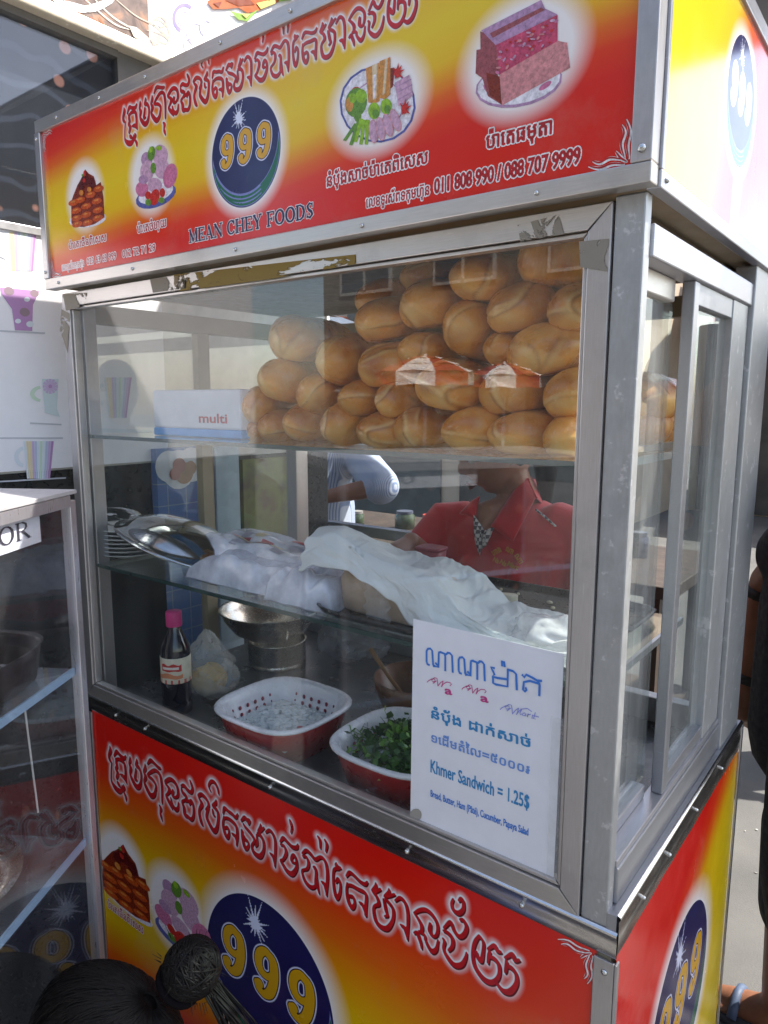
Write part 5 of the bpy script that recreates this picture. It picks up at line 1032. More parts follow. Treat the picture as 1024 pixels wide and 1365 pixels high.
gp = MB().box((WX-.003, .58, .0), (WX+.012, .84, .46)).build('green_poster', (lambda s: (s.set(Base_Color=s.ramp(s.noise(7, 4, s.coord('Object')), [(.35, (.08, .085, .05)), (.5, (.17, .20, .05)), (.62, (.13, .09, .05))]), Roughness=.5), s.m)[1])(N('green_poster_print')), at_loc=(WX, .7, 0)); tag(gp, 'green and brown poster low on the shop wall', 'poster')

# neighbouring glass display case, its long glass side turned to the cart
CP = np.array([-.667, -.26, 0.0]); CD = np.array([math.sin(R_(-32)), math.cos(R_(-32)), 0]); CN = np.array([CD[1], -CD[0], 0])
def cs(s, w, z): p = CP+CD*s-CN*w; return (p[0], p[1], z)
case = thing('display_case', 'small aluminium and glass display case with a paper note in front of the cart', 'display case', cs(-.3, .15, GZ))
def cbox(mb, s0, s1, w0, w1, z0, z1, mi=0): return mb.hexa([cs(s0, w0, z0), cs(s1, w0, z0), cs(s1, w1, z0), cs(s0, w1, z0), cs(s0, w0, z1), cs(s1, w0, z1), cs(s1, w1, z1), cs(s0, w1, z1)], mi)
CW = .34; CA = brushed('case_aluminium', (.62, .60, .64), .3, .8, (10, 10, .6))
for s0, w0 in [(-.014, .0), (-.62, .0), (-.014, CW-.014), (-.62, CW-.014)]: cbox(MB(), s0, s0+.014, w0, w0+.014, GZ+.005, .492).build('case_post', CA, case, bevel=.001)
for z0, z1, nm in [(.484, .500, 'case_rail'), (-.40, -.385, 'case_rail')]:
    cbox(MB(), -.606, -.014, -.001, .013, z0, z1).build(nm, CA, case, bevel=.001); cbox(MB(), -.606, -.014, CW-.013, CW+.001, z0, z1).build(nm, CA, case, bevel=.001)
    cbox(MB(), -.013, -.001, .014, CW-.014, z0, z1).build(nm, CA, case, bevel=.001)
cbox(MB(), -.62, .001, -.002, CW+.001, .5005, .506).build('case_top', M('case_top_white', (.40, .39, .40), .35), case, bevel=.001)
CGL = glass_mat('case_glass', (.93, .94, .96), .012, .05)
cbox(MB(), -.606, -.0145, .004, .007, -.38, .483).build('case_window', CGL, case)
cbox(MB(), -.0095, -.0065, .0145, CW-.0145, -.38, .483).build('case_window', CGL, case)
EDG = M('case_shelf_edge', (.30, .44, .58), .2, 0, .05, spec=.8)
for z in (.256, .001):
    sh = cbox(MB(), -.60, -.016, .012, CW-.02, z-.004, z+.004).build('case_shelf', glass_mat('case_shelf_glass%g' % z, (.82, .88, .90), .10), case)
    cbox(MB(), -.60, -.016, .0085, .0115, z-.0055, z+.0055).build('shelf_edge', EDG, sh)
cbox(MB(), -.606, -.016, CW-.017, CW-.014, -.38, .483).build('case_back', DOT, case)
cbox(MB(), -.606, -.014, .0, CW, -.43, -.40).build('case_floor', BLACKP, case); cbox(MB(), -.61, -.008, .002, .006, GZ+.02, -.43).build('case_skirt', M('skirt_dark', (.03, .03, .035), .5), case); cbox(MB(), -.61, -.008, CW-.006, CW-.002, GZ+.02, -.43).build('case_skirt', M('skirt_dark', (.03, .03, .035), .5), case)
note = cbox(MB(), -.30, -.074, .0076, .0082, .449, .500-.0165).build('paper_note', PAPER, at_loc=cs(-.2, .008, .45)); tag(note, 'white paper note in black serif capitals stuck inside the glass case', 'sign')
mb = MB(); put_serif(mb, 'OR', cs(-.158, .0073, .459), cs(-.093, .0073, .459), UP, tuple(CN), .021); mb.build('lettering', M('ink_black', (.03, .028, .045), .6), note)
tr = thing('basket_tray', 'dark oval tray lined with white mesh on the shelf of the glass case', 'tray', cs(-.122, .105, .261))
tc = cs(-.122, .105, .261)
mt = MB(); mt.rrect([(.070, .078, 0), (.080, .090, .006), (.086, .098, .05), (.089, .101, .053), (.082, .094, .050), (.072, .084, .008)], (0, 0, 0), 10, 3); A_ = R_(32)
rot = lambda v, c: (c[0]+v[0]*math.cos(A_)-v[1]*math.sin(A_), c[1]+v[0]*math.sin(A_)+v[1]*math.cos(A_), c[2]+v[2])
mt.v = [rot(v, tc) for v in mt.v]; mt.build('tray_body', M('tray_dark', (.022, .014, .014), .4), tr, smooth=True)
MSH = N('mesh_liner'); _ck = MSH.n('TexBrick'); _ck.inputs['Scale'].default_value = 26; _ck.inputs['Mortar Size'].default_value = .06; MSH.l(MSH.coord('Object'), _ck.inputs[0]); MSH.set(Base_Color=MSH.mix(_ck.outputs['Fac'], (.55, .55, .56), (.16, .15, .15)), Roughness=.5)
ml = MB().rrect([(.070, .082, .0095), (.071, .083, .011)], (0, 0, 0), 10, 3); ml.v = [rot(v, tc) for v in ml.v]; ml.build('liner', MSH.m, tr)
tr2 = thing('steel_dish', 'shallow steel dish on the lower shelf of the glass case', 'dish', cs(-.16, .15, .006)); c2 = cs(-.16, .15, .006)
MB().lathe([(.001, 0), (.09, 0), (.115, .018), (.118, .02), (.09, .006), (.001, .003)], c2, 36).build('dish_body', POT, tr2, smooth=True)
fb = cs(-.12, .17, .35); bagmesh('clear_bag', (fb[0], fb[1], .33), .10, .08, .085, 2.7, film_mat('case_bag', (.45, .47, .58), .35, .15), 'large clear plastic bag on the upper shelf of the glass case', False)
GLINT = M('pale_glint', (.62, .60, .55), .4)  # glints of glass edges, modelled as thin pale tubes
for nm, a, b, lab in [('glass_edge_glint', cs(-.100, .03, .243), cs(-.089, .03, .09), 'modelled upright glint of a glass edge inside the glass case'), ('glass_edge_glint', cs(-.105, .03, .243), cs(-.03, .03, .243), 'modelled level glint of a glass edge inside the glass case')]:
    tag(MB().tube([a, b], .0013, 6).build('edge_glint', GLINT, at_loc=a), lab, 'glint')

# ------------------------------------------------------------------ street life: what stands behind the cart and what its glass reflects
def facade(name, label, x0, x1, y, facing, hgt, col, floors, bays, shop=None, awn=None, depth_=3.0, axis='y', vary=1, wincol=(.03, .04, .05)):
    t = thing(name, label, 'building', ((x0+x1)/2, y, GZ) if axis == 'y' else (y, (x0+x1)/2, GZ))
    def bx(a0, a1, d0, d1, z0, z1):
        lo, hi = sorted((y-facing*d0, y-facing*d1))
        return ((a0, lo, z0), (a1, hi, z1)) if axis == 'y' else ((lo, a0, z0), (hi, a1, z1))
    wm = M('wall_'+label[:18].replace(' ', '_'), col, .85, var=.12, scale=2.5)
    MB().box(*bx(x0, x1, 0, depth_, GZ, GZ+hgt)).build('wall', wm, t)
    MB().box(*bx(x0-.1, x1+.1, -.15, depth_, GZ+hgt, GZ+hgt+.25)).build('cornice', M('cornice', (.5, .47, .42), .8), t)
    fr = M('frame_white', (.34, .33, .31), .6); gm = M('dark_pane_%g' % wincol[0], wincol, .06, 0, .3, spec=1.0); w = (x1-x0)/bays
    for f in range(floors):
        z0 = GZ+3.0+f*2.9+.8
        for b in range(bays):
            a = x0+w*(b+.24); c = x0+w*(b+.76)
            fo = MB().box(*bx(a-.07, c+.07, -.05, -.001, z0-.07, z0+1.5)).build('window', fr, t)
            MB().box(*bx(a, c, -.055, -.0515, z0, z0+1.43)).build('pane', gm, fo)
            MB().box(*bx((a+c)/2-.03, (a+c)/2+.03, -.075, -.056, z0, z0+1.43)).build('mullion', fr, fo)
    for b in range(bays):
        a = x0+w*(b+.08); c = x0+w*(b+.92)
        fo = MB().box(*bx(a, c, -.04, -.001, GZ+.02, GZ+2.6)).build('shop_opening', M('shop_dark%d' % (b % 3), [(.05, .045, .04), (.10, .07, .05), (.04, .05, .05)][b % 3], .5, var=.5, scale=3), t)
    if awn:
        for b in range(bays):
            mb = MB(); k = 8
            for q in range(k):
                a = x0+w*(b+.05)+w*.9*q/k; c = a+w*.9/k; P = []
                lo = bx(a, c, 0, 0, 0, 0)
                def pt(aa, d, z): return (aa, y-facing*d, z) if axis == 'y' else (y-facing*d, aa, z)
                mb.add([pt(a, -.05, GZ+3.0), pt(c, -.05, GZ+3.0), pt(c, -1.0, GZ+2.6), pt(a, -1.0, GZ+2.6), pt(a, -1.0, GZ+2.4), pt(c, -1.0, GZ+2.4)], [(0, 1, 2, 3), (3, 2, 5, 4)], q % 2)
            mb.build('awning', [M('awn_red', awn, .7), M('awn_white', (.8, .78, .75), .7)], t, solid=.01)
    return t
facade('shop_house', 'cream shop house across the street behind the camera with tall windows', -11.0, -1.2, -11.6, 1, 7.2, (.14, .125, .10), 2, 4) 
facade('shop_house', 'grey shop house across the street facing the cart front', -1.0, 6.5, -11.8, 1, 8.4, (.12, .12, .12), 2, 4)
facade('shop_house', 'tan shop house far down the street beyond the seller', -9.5, -2.6, 6.5, -1, 5.4, (.40, .32, .24), 1, 4)
facade('shop_house', 'ochre shop house with red and white striped awnings behind the cart', -2.4, 2.0, 9.5, -1, 2.9, (.44, .36, .26), 0, 3, awn=(.58, .05, .03))
def parasol(loc, R, label, c1, c2, tilt=(0, 0), n=8):
    t = thing('parasol', label, 'parasol', loc); x, y, z = loc
    MB().tube([(x, y, GZ+.05), (x, y, z+.02)], .022, 12).build('pole', M('pole_white', (.6, .6, .6), .4), t, smooth=True)
    MB().lathe([(.001, GZ), (.25, GZ), (.25, GZ+.06), (.05, GZ+.09), (.001, GZ+.09)], (x, y, 0), 24).build('base', M('concrete', (.35, .34, .32), .8), t)
    mb = MB()
    for k in range(n):
        a0, a1 = 2*math.pi*k/n, 2*math.pi*(k+1)/n
        P = lambda r, a, zz: (x+r*R*math.cos(a), y+r*R*math.sin(a), z+zz+tilt[0]*r*R*math.cos(a)+tilt[1]*r*R*math.sin(a))
        for (r0, q0), (r1, q1) in zip([(0, 0), (.35, -.07*R), (.7, -.19*R), (1, -.34*R)], [(.35, -.07*R), (.7, -.19*R), (1, -.34*R), (1.0, -.34*R-.16)]):
            am = (a0+a1)/2
            mb.add([P(r0, a0, q0), P(r1, a0, q1), P(r1*.975, am, q1+.02), P(r1, a1, q1), P(r0, a1, q0)] if r0 > 0 else [P(0, 0, 0), P(r1, a0, q1), P(r1*.975, am, q1+.02), P(r1, a1, q1)], [(0, 1, 2, 3, 4)] if r0 > 0 else [(0, 1, 2, 3)], k % 2)
    mb.build('canopy', [M('canopy_%d' % int(c1[0]*100), c1, .7), M('canopy_%d' % int(c2[0]*100), c2, .7)], t, solid=.004)
    return t
def mirror_at(px, py, t): V = CAMP+t*ray(px, py); return (V[0], -V[1], V[2])
q = mirror_at(566, 474, 8.6); parasol(q, .60, 'red and white parasol across the street in front of the cart', (.38, .05, .03), (.85, .83, .80))
q = mirror_at(672, 484, 9.4); parasol(q, .5, 'second red and white parasol further along the opposite kerb', (.38, .05, .03), (.84, .82, .80))
q = FY(428, 418, 6.0); parasol(tuple(q), 1.0, 'orange and white parasol far behind the seller', (.70, .14, .05), (.85, .83, .80))
# seller's side: a second glass counter and a table
tb = thing('market_table', 'brown wooden market table behind the cart with clutter on it', 'table', (-1.25, 1.75, GZ))
WD = M('old_wood', (.04, .026, .017), .6, var=.35, scale=14, bump=.2)
MB().box((-2.1, 1.45, .02), (-.35, 2.1, .06)).build('table_top', WD, tb, bevel=.004)
for x in (-2.05, -.42):
    for y in (1.5, 2.03): MB().box((x-.025, y-.025, GZ), (x+.025, y+.025, .02)).build('leg', WD, tb)
MB().box((-2.05, 1.5, -.5), (-.42, 2.05, -.47)).build('lower_shelf', WD, tb)
c2 = thing('glass_counter', 'low glass counter with pale rails behind the seller', 'counter', (-1.0, 1.15, GZ))
MB().box((-1.75, 1.02, GZ), (-.95, 1.25, .12)).build('counter_body', M('counter_brown', (.10, .075, .06), .5, var=.4, scale=9), c2)
MB().box((-1.75, 1.0, .19), (-.86, 1.03, .225)).build('counter_rail', WHITE_ALU, c2, bevel=.003); MB().box((-1.75, 1.0, .12), (-.86, 1.02, .14)).build('counter_rail', ALU, c2)
MB().box((-1.75, 1.012, .14), (-.88, 1.016, .19)).build('counter_glass', GLASS, c2)
rnd = random.Random(31)
for k in range(9):
    x = -1.95+k*.17; h = rnd.uniform(.07, .13); r = rnd.uniform(.03, .05); y = 1.6+rnd.uniform(0, .3); c = rnd.choice([(.16, .03, .02), (.05, .07, .04), (.14, .12, .09), (.05, .05, .08), (.13, .08, .04)])
    o = thing('jar', ['first', 'second', 'third', 'fourth', 'fifth', 'sixth', 'seventh', 'eighth', 'ninth'][k]+' jar from the left on the market table behind the seller', 'jar', (x, y, .06), 'jars on the market table')
    MB().lathe([(.001, .06), (r, .06), (r, .06+h*.75), (r*.8, .06+h*.84), (r*.8, .06+h*.86)], (x, y, 0), 20).build('jar_body', M('jar_%d' % k, c, .2, var=.2), o, smooth=True)
    MB().lathe([(r*.84, .06+h*.86), (r*.84, .06+h), (.001, .06+h+.002)], (x, y, 0), 20).build('lid', M('jar_lid_%d' % (k % 3), [(.4, .05, .03), (.22, .21, .2), (.06, .07, .10)][k % 3], .4), o)

# tarpaulin added behind the cart, its spread shaped for shade and side-sign glare
cn = thing('shade_canopy', 'dark grey tarpaulin added on four thin poles behind the cart for shade', 'canopy', (.1, 2.0, GZ))
TP = M('tarpaulin', (.20, .205, .22), .7, var=.25, scale=3); PO = M('pole_steel', (.4, .4, .4), .4, .8)
def tarp(u, v): x, y = -2.3+4.6*u, .82+1.24*v; return (x, y, 1.80-.07*math.sin(math.pi*u)*math.sin(math.pi*v)+.03*math.sin(v*3.1+1)-.02*math.sin(u*9))
MB().grid(tarp, 30, 18).build('tarpaulin', TP, cn, smooth=True, solid=.003)
for x, y in ((-2.25, .9), (2.2, .9), (-2.25, 2.0), (2.2, 2.0)): MB().tube([(x, y, GZ), (x, y, 1.83)], .018, 10).build('pole', PO, cn, smooth=True)
for y in (.84, 2.04): MB().tube([(-2.28, y, 1.845), (2.28, y, 1.845)], .014, 8).build('crossbar', PO, cn, smooth=True)
# ------------------------------------------------------------------ people
def skin_mat(name, col):
    s = N(name); v = s.coord(); n = s.noise(24, 4, v); f = s.noise(300, 2, v)
    s.set(Base_Color=s.mix(s.rng(n, .3, .7), tuple(c*.85 for c in col), tuple(min(1, c*1.12) for c in col)), Roughness=s.rng(f, .3, .7, .38, .55), Subsurface_Weight=.12, Subsurface_Radius=(.012, .005, .003), Specular_IOR_Level=.45)
    s.bump(f, .06, .001); return s.m
SK1 = skin_mat('skin_warm', (.34, .165, .10)); SK2 = skin_mat('skin_brown', (.20, .085, .045))
HAIRM = N('black_hair'); _v = HAIRM.coord('Object', (60, 60, 8)); HAIRM.set(Base_Color=HAIRM.mix(HAIRM.noise(4, 4, _v), (.004, .0035, .0035), (.010, .0085, .008)), Roughness=.5, Specular_IOR_Level=.15); HAIRM.bump(HAIRM.noise(5, 3, _v), .3, .002); HAIRM = HAIRM.m
EYEW = M('eye_white', (.7, .68, .66), .2, var=.02); EYEB = M('eye_dark', (.012, .008, .006), .1); LIPM = M('lip', (.22, .075, .06), .45, var=.1)
def frame(fwd, up=(0, 0, 1)):
    f = Vector(fwd).normalized(); r = f.cross(Vector(up)).normalized(); u = r.cross(f); return Matrix((r, f, u)).transposed()       # columns right, forward, up
def head_fn(q):
    x, y, z = q; sx, sy, sz = .073, .092, .112
    jaw = max(0, -z); X = sx*x*(1-.34*jaw**1.3); Y = sy*y; Z = sz*z
    if y > 0:
        Y *= 1-.10*jaw; g = lambda cx, cz, a, b: math.exp(-((x-cx)/a)**2-((z-cz)/b)**2)
        Y += .021*g(0, -.20, .13, .15)+.010*g(0, .0, .09, .22)+.008*g(0, -.86, .3, .14)+.0075*g(0, -.50, .24, .055)+.007*g(0, -.60, .22, .06)-.004*g(0, -.55, .3, .018)
        Y -= .009*(g(-.40, .05, .20, .12)+g(.40, .05, .20, .12)); Y += .006*(g(-.38, .26, .3, .07)+g(.38, .26, .3, .07))+.006*(g(-.55, -.22, .2, .2)+g(.55, -.22, .2, .2))
        Y -= .004*g(0, -.74, .25, .06)
    return Vector((X, Y, Z))
def add_head(mb, c, F):
    c = Vector(c); nu, nv = 56, 64; vs = []
    for i in range(nu):
        th = math.pi*i/(nu-1)
        for j in range(nv):
            a = 2*math.pi*j/nv; q = (math.sin(th)*math.cos(a), math.sin(th)*math.sin(a), math.cos(th)); vs.append(c+F @ head_fn(q))
    mb.add(vs, [(i*nv+j, (i+1)*nv+j, (i+1)*nv+(j+1) % nv, i*nv+(j+1) % nv) for i in range(nu-1) for j in range(nv)])
    for sgn in (-1, 1):                                   # ears
        mb.tube([c+F @ Vector((sgn*.070, -.012, .022)), c+F @ Vector((sgn*.080, -.020, .012)), c+F @ Vector((sgn*.079, -.016, -.012)), c+F @ Vector((sgn*.071, -.006, -.030))], [.008, .010, .009, .006], 8, round_ends=True)
def face_parts(c, F, root):
    c = Vector(c)
    for sgn in (-1, 1):
        e = c+F @ Vector((sgn*.030, .079, .006)); o = MB().ball(e, .0125, 14).build('eye', EYEW, root, smooth=True)
        MB().ball(e+F @ Vector((0, .0078, 0)), .0062, 10).build('iris', EYEB, o, smooth=True)
        MB().tube([c+F @ Vector((sgn*x, y, z)) for x, y, z in ((.014, .094, .026), (.030, .091, .032), (.048, .079, .027))], [.0022, .003, .0012], 6).build('eyebrow', HAIRM, root, smooth=True)
    MB().tube([c+F @ Vector((x, y, z)) for x, y, z in ((-.021, .083, -.062), (-.008, .0925, -.0595), (0, .0925, -.0605), (.008, .0925, -.0595), (.021, .083, -.062))], [.001, .0042, .004, .0042, .001], 8).tube([c+F @ Vector((x, y, z)) for x, y, z in ((-.018, .082, -.065), (0, .0915, -.070), (.018, .082, -.065))], [.001, .005, .001], 8).build('lips', LIPM, root, smooth=True)
def limb(mb, pts, rad, n=14): mb.tube(pts, rad, n, round_ends=True)
def hand(mb, w, d, palm, spread=1.0, curl=.35, s=1.0):
    w = Vector(w); d = Vector(d).normalized(); p = Vector(palm); p = (p-d*p.dot(d)).normalized(); r = d.cross(p)
    mb.tube([w, w+d*.03*s, w+d*.062*s, w+d*.085*s], [.021*s, .027*s, .033*s, .030*s], 12, round_ends=True, squash=None)
    for k, (off, L) in enumerate(((-.027, .060), (-.009, .072), (.009, .076), (.026, .066))):
        b = w+d*.085*s+r*off*s; d1 = (d+p*curl*.6+r*off*3*spread).normalized(); d2 = (d+p*curl*2+r*off*2*spread).normalized(); d3 = (d+p*curl*3.6).normalized()
        limb(mb, [b, b+d1*L*.45*s, b+d1*L*.45*s+d2*L*.33*s, b+d1*L*.45*s+d2*L*.33*s+d3*L*.25*s], [.0092*s, .0086*s, .008*s, .007*s], 8)
    b = w+d*.025*s-r*.024*s; d1 = (d*.7-r*.8+p*.4).normalized(); d2 = (d+p*.5-r*.2).normalized(); limb(mb, [b, b+d1*.034*s, b+d1*.034*s+d2*.03*s], [.0115*s, .010*s, .008*s], 8)
def foot(mb, ankle, d, s=1.0):
    a = Vector(ankle); d = Vector(d).normalized(); r = Vector((d.y, -d.x, 0)); z = Vector((0, 0, 1))
    mb.tube([a+z*.05, a+z*0-d*.005, a-z*.035+d*.04, a-z*.048+d*.10, a-z*.055+d*.145], [.035*s, .038*s, .036*s, .032*s, .022*s], 14, round_ends=True)
    for k, o in enumerate((-.030, -.014, .0, .013, .026)):
        b = a-z*.058+d*(.145-.008*abs(k-1))+r*o; limb(mb, [b-d*.03, b, b+d*(.032-.003*k)-z*.004], [.011-.0008*k, .0105-.001*k, .009-.001*k], 8)

# --- the seller, in a red polo shirt, looking down at her work
seller = thing('person', 'person in a red polo shirt looking down behind the cart counter', 'person', (-.60, .86, GZ))
hc = Vector(FY(662, 598, .84)); HF = frame((-.55, -.75, -.30)); _ch = hc+HF @ Vector((0, .062, -.106)); hc = hc+Vector(FY(646, 663, _ch.y))-_ch
sL, sR = Vector(FY(592, 682, .86)), Vector(FY(775, 690, .90)); nk = Vector(FY(690, 668, .90)); chest = (sL+sR)/2
body = MB(); add_head(body, hc, HF)
limb(body, [hc+Vector((.02, .025, -.05)), nk+Vector((0, .0, .01)), nk+Vector((0, .01, -.06))], [.050, .050, .062])
limb(body, [nk+Vector((0, -.02, -.02)), Vector(FY(646, 688, .80)), Vector(FY(643, 706, .775))], [.048, .036, .014]); hipc = Vector((chest.x+.01, .88, -.02))
body.stack([(chest.x, .89, chest.z-.03, .13, .085), (chest.x, .89, chest.z-.12, .155, .105), (chest.x, .885, chest.z-.3, .14, .10), (hipc.x, .88, hipc.z, .15, .11)])
limb(body, [chest+Vector((0, .02, -.05)), sL+Vector((0, .01, -.03))], [.055, .05]); limb(body, [chest+Vector((0, .02, -.05)), sR+Vector((0, .01, -.03))], [.055, .05])
eL = Vector(FY(563, 745, .80)); wL = Vector(FY(548, 722, .66)); eR = sR+Vector((.08, -.03, -.25)); wR = eR+Vector((-.10, -.17, -.02))
limb(body, [sL+Vector((.01, .01, -.04)), sL.lerp(eL, .5), eL], [.044, .043, .036]); limb(body, [eL, eL.lerp(wL, .4), wL], [.036, .035, .024]); hand(body, wL, (-.1, -.8, -.35), (0.2, -.2, -1), curl=.7, s=.92)
limb(body, [sR+Vector((-.01, .01, -.04)), sR.lerp(eR, .5), eR], [.044, .043, .036]); limb(body, [eR, eR.lerp(wR, .4), wR], [.036, .035, .024]); hand(body, wR, (-.5, -.8, -.25), (0, -.2, -1), curl=.7, s=.92)
for sg in (-1, 1):
    h = hipc+Vector((sg*.085, 0, -.02)); limb(body, [h, h+Vector((0, -.01, -.38)), Vector((h.x, h.y+.01, GZ+.08))], [.085, .058, .04]); foot(body, (h.x, h.y+.01, GZ+.075), (0, -1, 0))
body.build('body', SK1, seller, remesh=.0042, smooth_it=3); face_parts(hc, HF, seller)
hr = MB()
def hair_cap(mb, c, F, s=1.05, front=.42, low=-.45):
    vs = []; nu, nv = 30, 48
    for i in range(nu):
        for j in range(nv):
            a = 2*math.pi*j/nv; fr = math.sin(a); lim = math.acos(max(-1, min(1, front if fr > .5 else (front+(low-front)*min(1, (.5-fr)/.7)))))
            th = lim*i/(nu-1); q = (math.sin(th)*math.cos(a), math.sin(th)*math.sin(a), math.cos(th)); k = s*(1+.012*math.sin(a*23)); vs.append(Vector(c)+F @ (head_fn(q)*k+Vector((0, -.004, .006))))
    mb.add(vs, [(i*nv+j, (i+1)*nv+j, (i+1)*nv+(j+1) % nv, i*nv+(j+1) % nv) for i in range(nu-1) for j in range(nv)])
hair_cap(hr, hc, HF, 1.07); hr.tube([hc+HF @ Vector((0, -.09, .03)), hc+HF @ Vector((0, -.13, .0)), hc+HF @ Vector((0.01, -.125, -.10)), hc+HF @ Vector((.015, -.10, -.2))], [.03, .035, .03, .012], 14, round_ends=True)
hr.build('hair', HAIRM, seller, smooth=True)
POLO = N('red_polo'); _v = POLO.coord(); POLO.set(Base_Color=POLO.mix(POLO.rng(POLO.noise(9, 4, _v), .3, .7), (.50, .005, .010), (.66, .012, .020)), Roughness=.8, Sheen_Weight=.3); POLO.bump(POLO.noise(420, 2, _v), .25, .001); POLO = POLO.m
sh = MB()
zs = chest.z; cx0 = chest.x; cy0 = .885
sh.stack([(nk.x+.0, nk.y+.03, zs+.034, .060, .050), (nk.x+.0, cy0+.035, zs+.020, .100, .070), (cx0+.01, cy0+.02, zs+.000, .152, .085), (cx0+.004, cy0+.005, zs-.022, .186, .100), (cx0, cy0, zs-.05, .192, .118), (cx0, cy0, zs-.13, .182, .128), (cx0, cy0, zs-.22, .168, .124), (cx0, cy0, zs-.32, .160, .118), (cx0, cy0, zs-.42, .172, .122)], 40)
limb(sh, [sL+Vector((.05, .01, -.035)), sL+Vector((.005, .01, -.03)), sL.lerp(eL, .75)], [.07, .064, .062], 16); limb(sh, [sR+Vector((-.05, 0, -.035)), sR+Vector((-.005, 0, -.03)), sR.lerp(eR, .75)], [.07, .064, .062], 16)
for a, b, r in [(chest+Vector((-.02, -.10, -.07)), hipc+Vector((-.1, -.105, .2)), .010), (chest+Vector((.09, -.09, -.06)), hipc+Vector((.06, -.11, .16)), .012), (sR+Vector((-.05, -.06, -.05)), hipc+Vector((.12, -.085, .2)), .014), (chest+Vector((.15, -.07, -.10)), hipc+Vector((.02, -.11, .2)), .010)]: limb(sh, [a, a.lerp(b, .5)+Vector((0, -.012, 0)), b], [r*.6, r*1.6, r*.6], 8)
shirt = sh.build('polo_shirt', POLO, seller, remesh=.006, smooth_it=5)
def on_front(px, py, y): return Vector(FY(px, py, y+.026))
# collar, plaid placket, shoulder piping and chest embroidery sit on the cloth
yc = chest.y-.155
co = MB(); 
def sheet(mb, P, mi=0, n=8):
    a, b, c, d = [Vector(p) for p in P]
    mb.grid(lambda u, v: (a.lerp(b, u)).lerp(d.lerp(c, u), v)+Vector((0, -.012*math.sin(math.pi*u)*math.sin(math.pi*v), 0)), n, n, mi)
sheet(co, [on_front(700, 632, .86), on_front(714, 664, .80), on_front(684, 722, .715), on_front(655, 702, .735)]); 
sheet(co, [on_front(712, 640, .97), on_front(722, 672, .90), on_front(714, 664, .80), on_front(700, 632, .86)])
sheet(co, [on_front(640, 660, .79), on_front(628, 668, .77), on_front(612, 684, .745), on_front(634, 690, .735)])
co.build('collar', POLO, shirt, smooth=True, solid=.004)
PLAID = N('plaid_trim'); _ck = PLAID.n('TexChecker'); _ck.inputs['Scale'].default_value = 110; PLAID.l(PLAID.coord('Object'), _ck.inputs[0]); PLAID.set(Base_Color=PLAID.mix(_ck.outputs[1], (.10, .09, .10), (.62, .60, .58)), Roughness=.8); PLAID = PLAID.m
pk = MB(); sheet(pk, [on_front(632, 686, .727), on_front(645, 706, .722), on_front(640, 742, .712), on_front(634, 720, .718)], n=6); sheet(pk, [on_front(645, 708, .722), on_front(659, 703, .722), on_front(648, 726, .716), on_front(643, 732, .713)], n=6)
pk.build('placket', PLAID, shirt, smooth=True, solid=.002)
MB().tube([on_front(714, 679, .76), on_front(728, 690, .765), on_front(741, 702, .775)], .0026, 6).build('piping', PLAID, shirt)
YT = M('thread_yellow', (.62, .32, .02), .6); em = MB()
def chest_y(px): return .722
for i, (a, b, txt) in enumerate([((658, 741), (669, 735), 'ហាង'), ((674, 734), (683, 739), 'ណា'), ((686, 741), (693, 752), 'ណា')]):
    A, B = FY(*a, .742), FY(*b, .742); d = Vector(B)-Vector(A); put_text(em, txt, A, B, Vector((-d.z, 0, d.x)).normalized(), FR, .014, .03, .001)
for a, b, txt in [((657, 748), (664, 751), 'Na'), ((666, 751), (674, 755), 'Na'), ((676, 754), (690, 760), 'Mart')]:
    A, B = FY(*a, .742), FY(*b, .742); d = Vector(B)-Vector(A); put_text(em, txt, A, B, Vector((-d.z, 0, d.x)).normalized(), FR, .013, .03, .001, 0, .2)
em.build('embroidery', YT, shirt)
tr_ = MB()
for sg in (-1, 1):
    h = hipc+Vector((sg*.085, 0, 0)); limb(tr_, [h, h+Vector((0, -.01, -.4)), Vector((h.x, h.y+.01, GZ+.12))], [.115, .08, .065])
limb(tr_, [hipc+Vector((-.05, 0, 0)), hipc+Vector((.05, 0, 0))], [.13, .13]); tr_.build('trousers', M('dark_trousers', (.02, .02, .028), .8), seller, remesh=.009)
tp = Vector(FY(575, 738, .62)); PKP = M('pink_plastic', (.36, .07, .10), .4)
pk_ = MB().rrect([(.024, .020, 0), (.030, .025, .004), (.033, .028, .040)], (0, 0, 0), 8, 4).build('pink_tub', PKP, smooth=True); pk_.location = tp-Vector((0, 0, .03)); tag(pk_, 'small pink plastic tub held in front of the red polo shirt', 'tub')
lid_ = MB().rrect([(.034, .029, .0402), (.036, .031, .042), (.036, .031, .046), (.030, .025, .048)], tuple(pk_.location), 8, 4).build('lid', PKP, pk_, smooth=True)
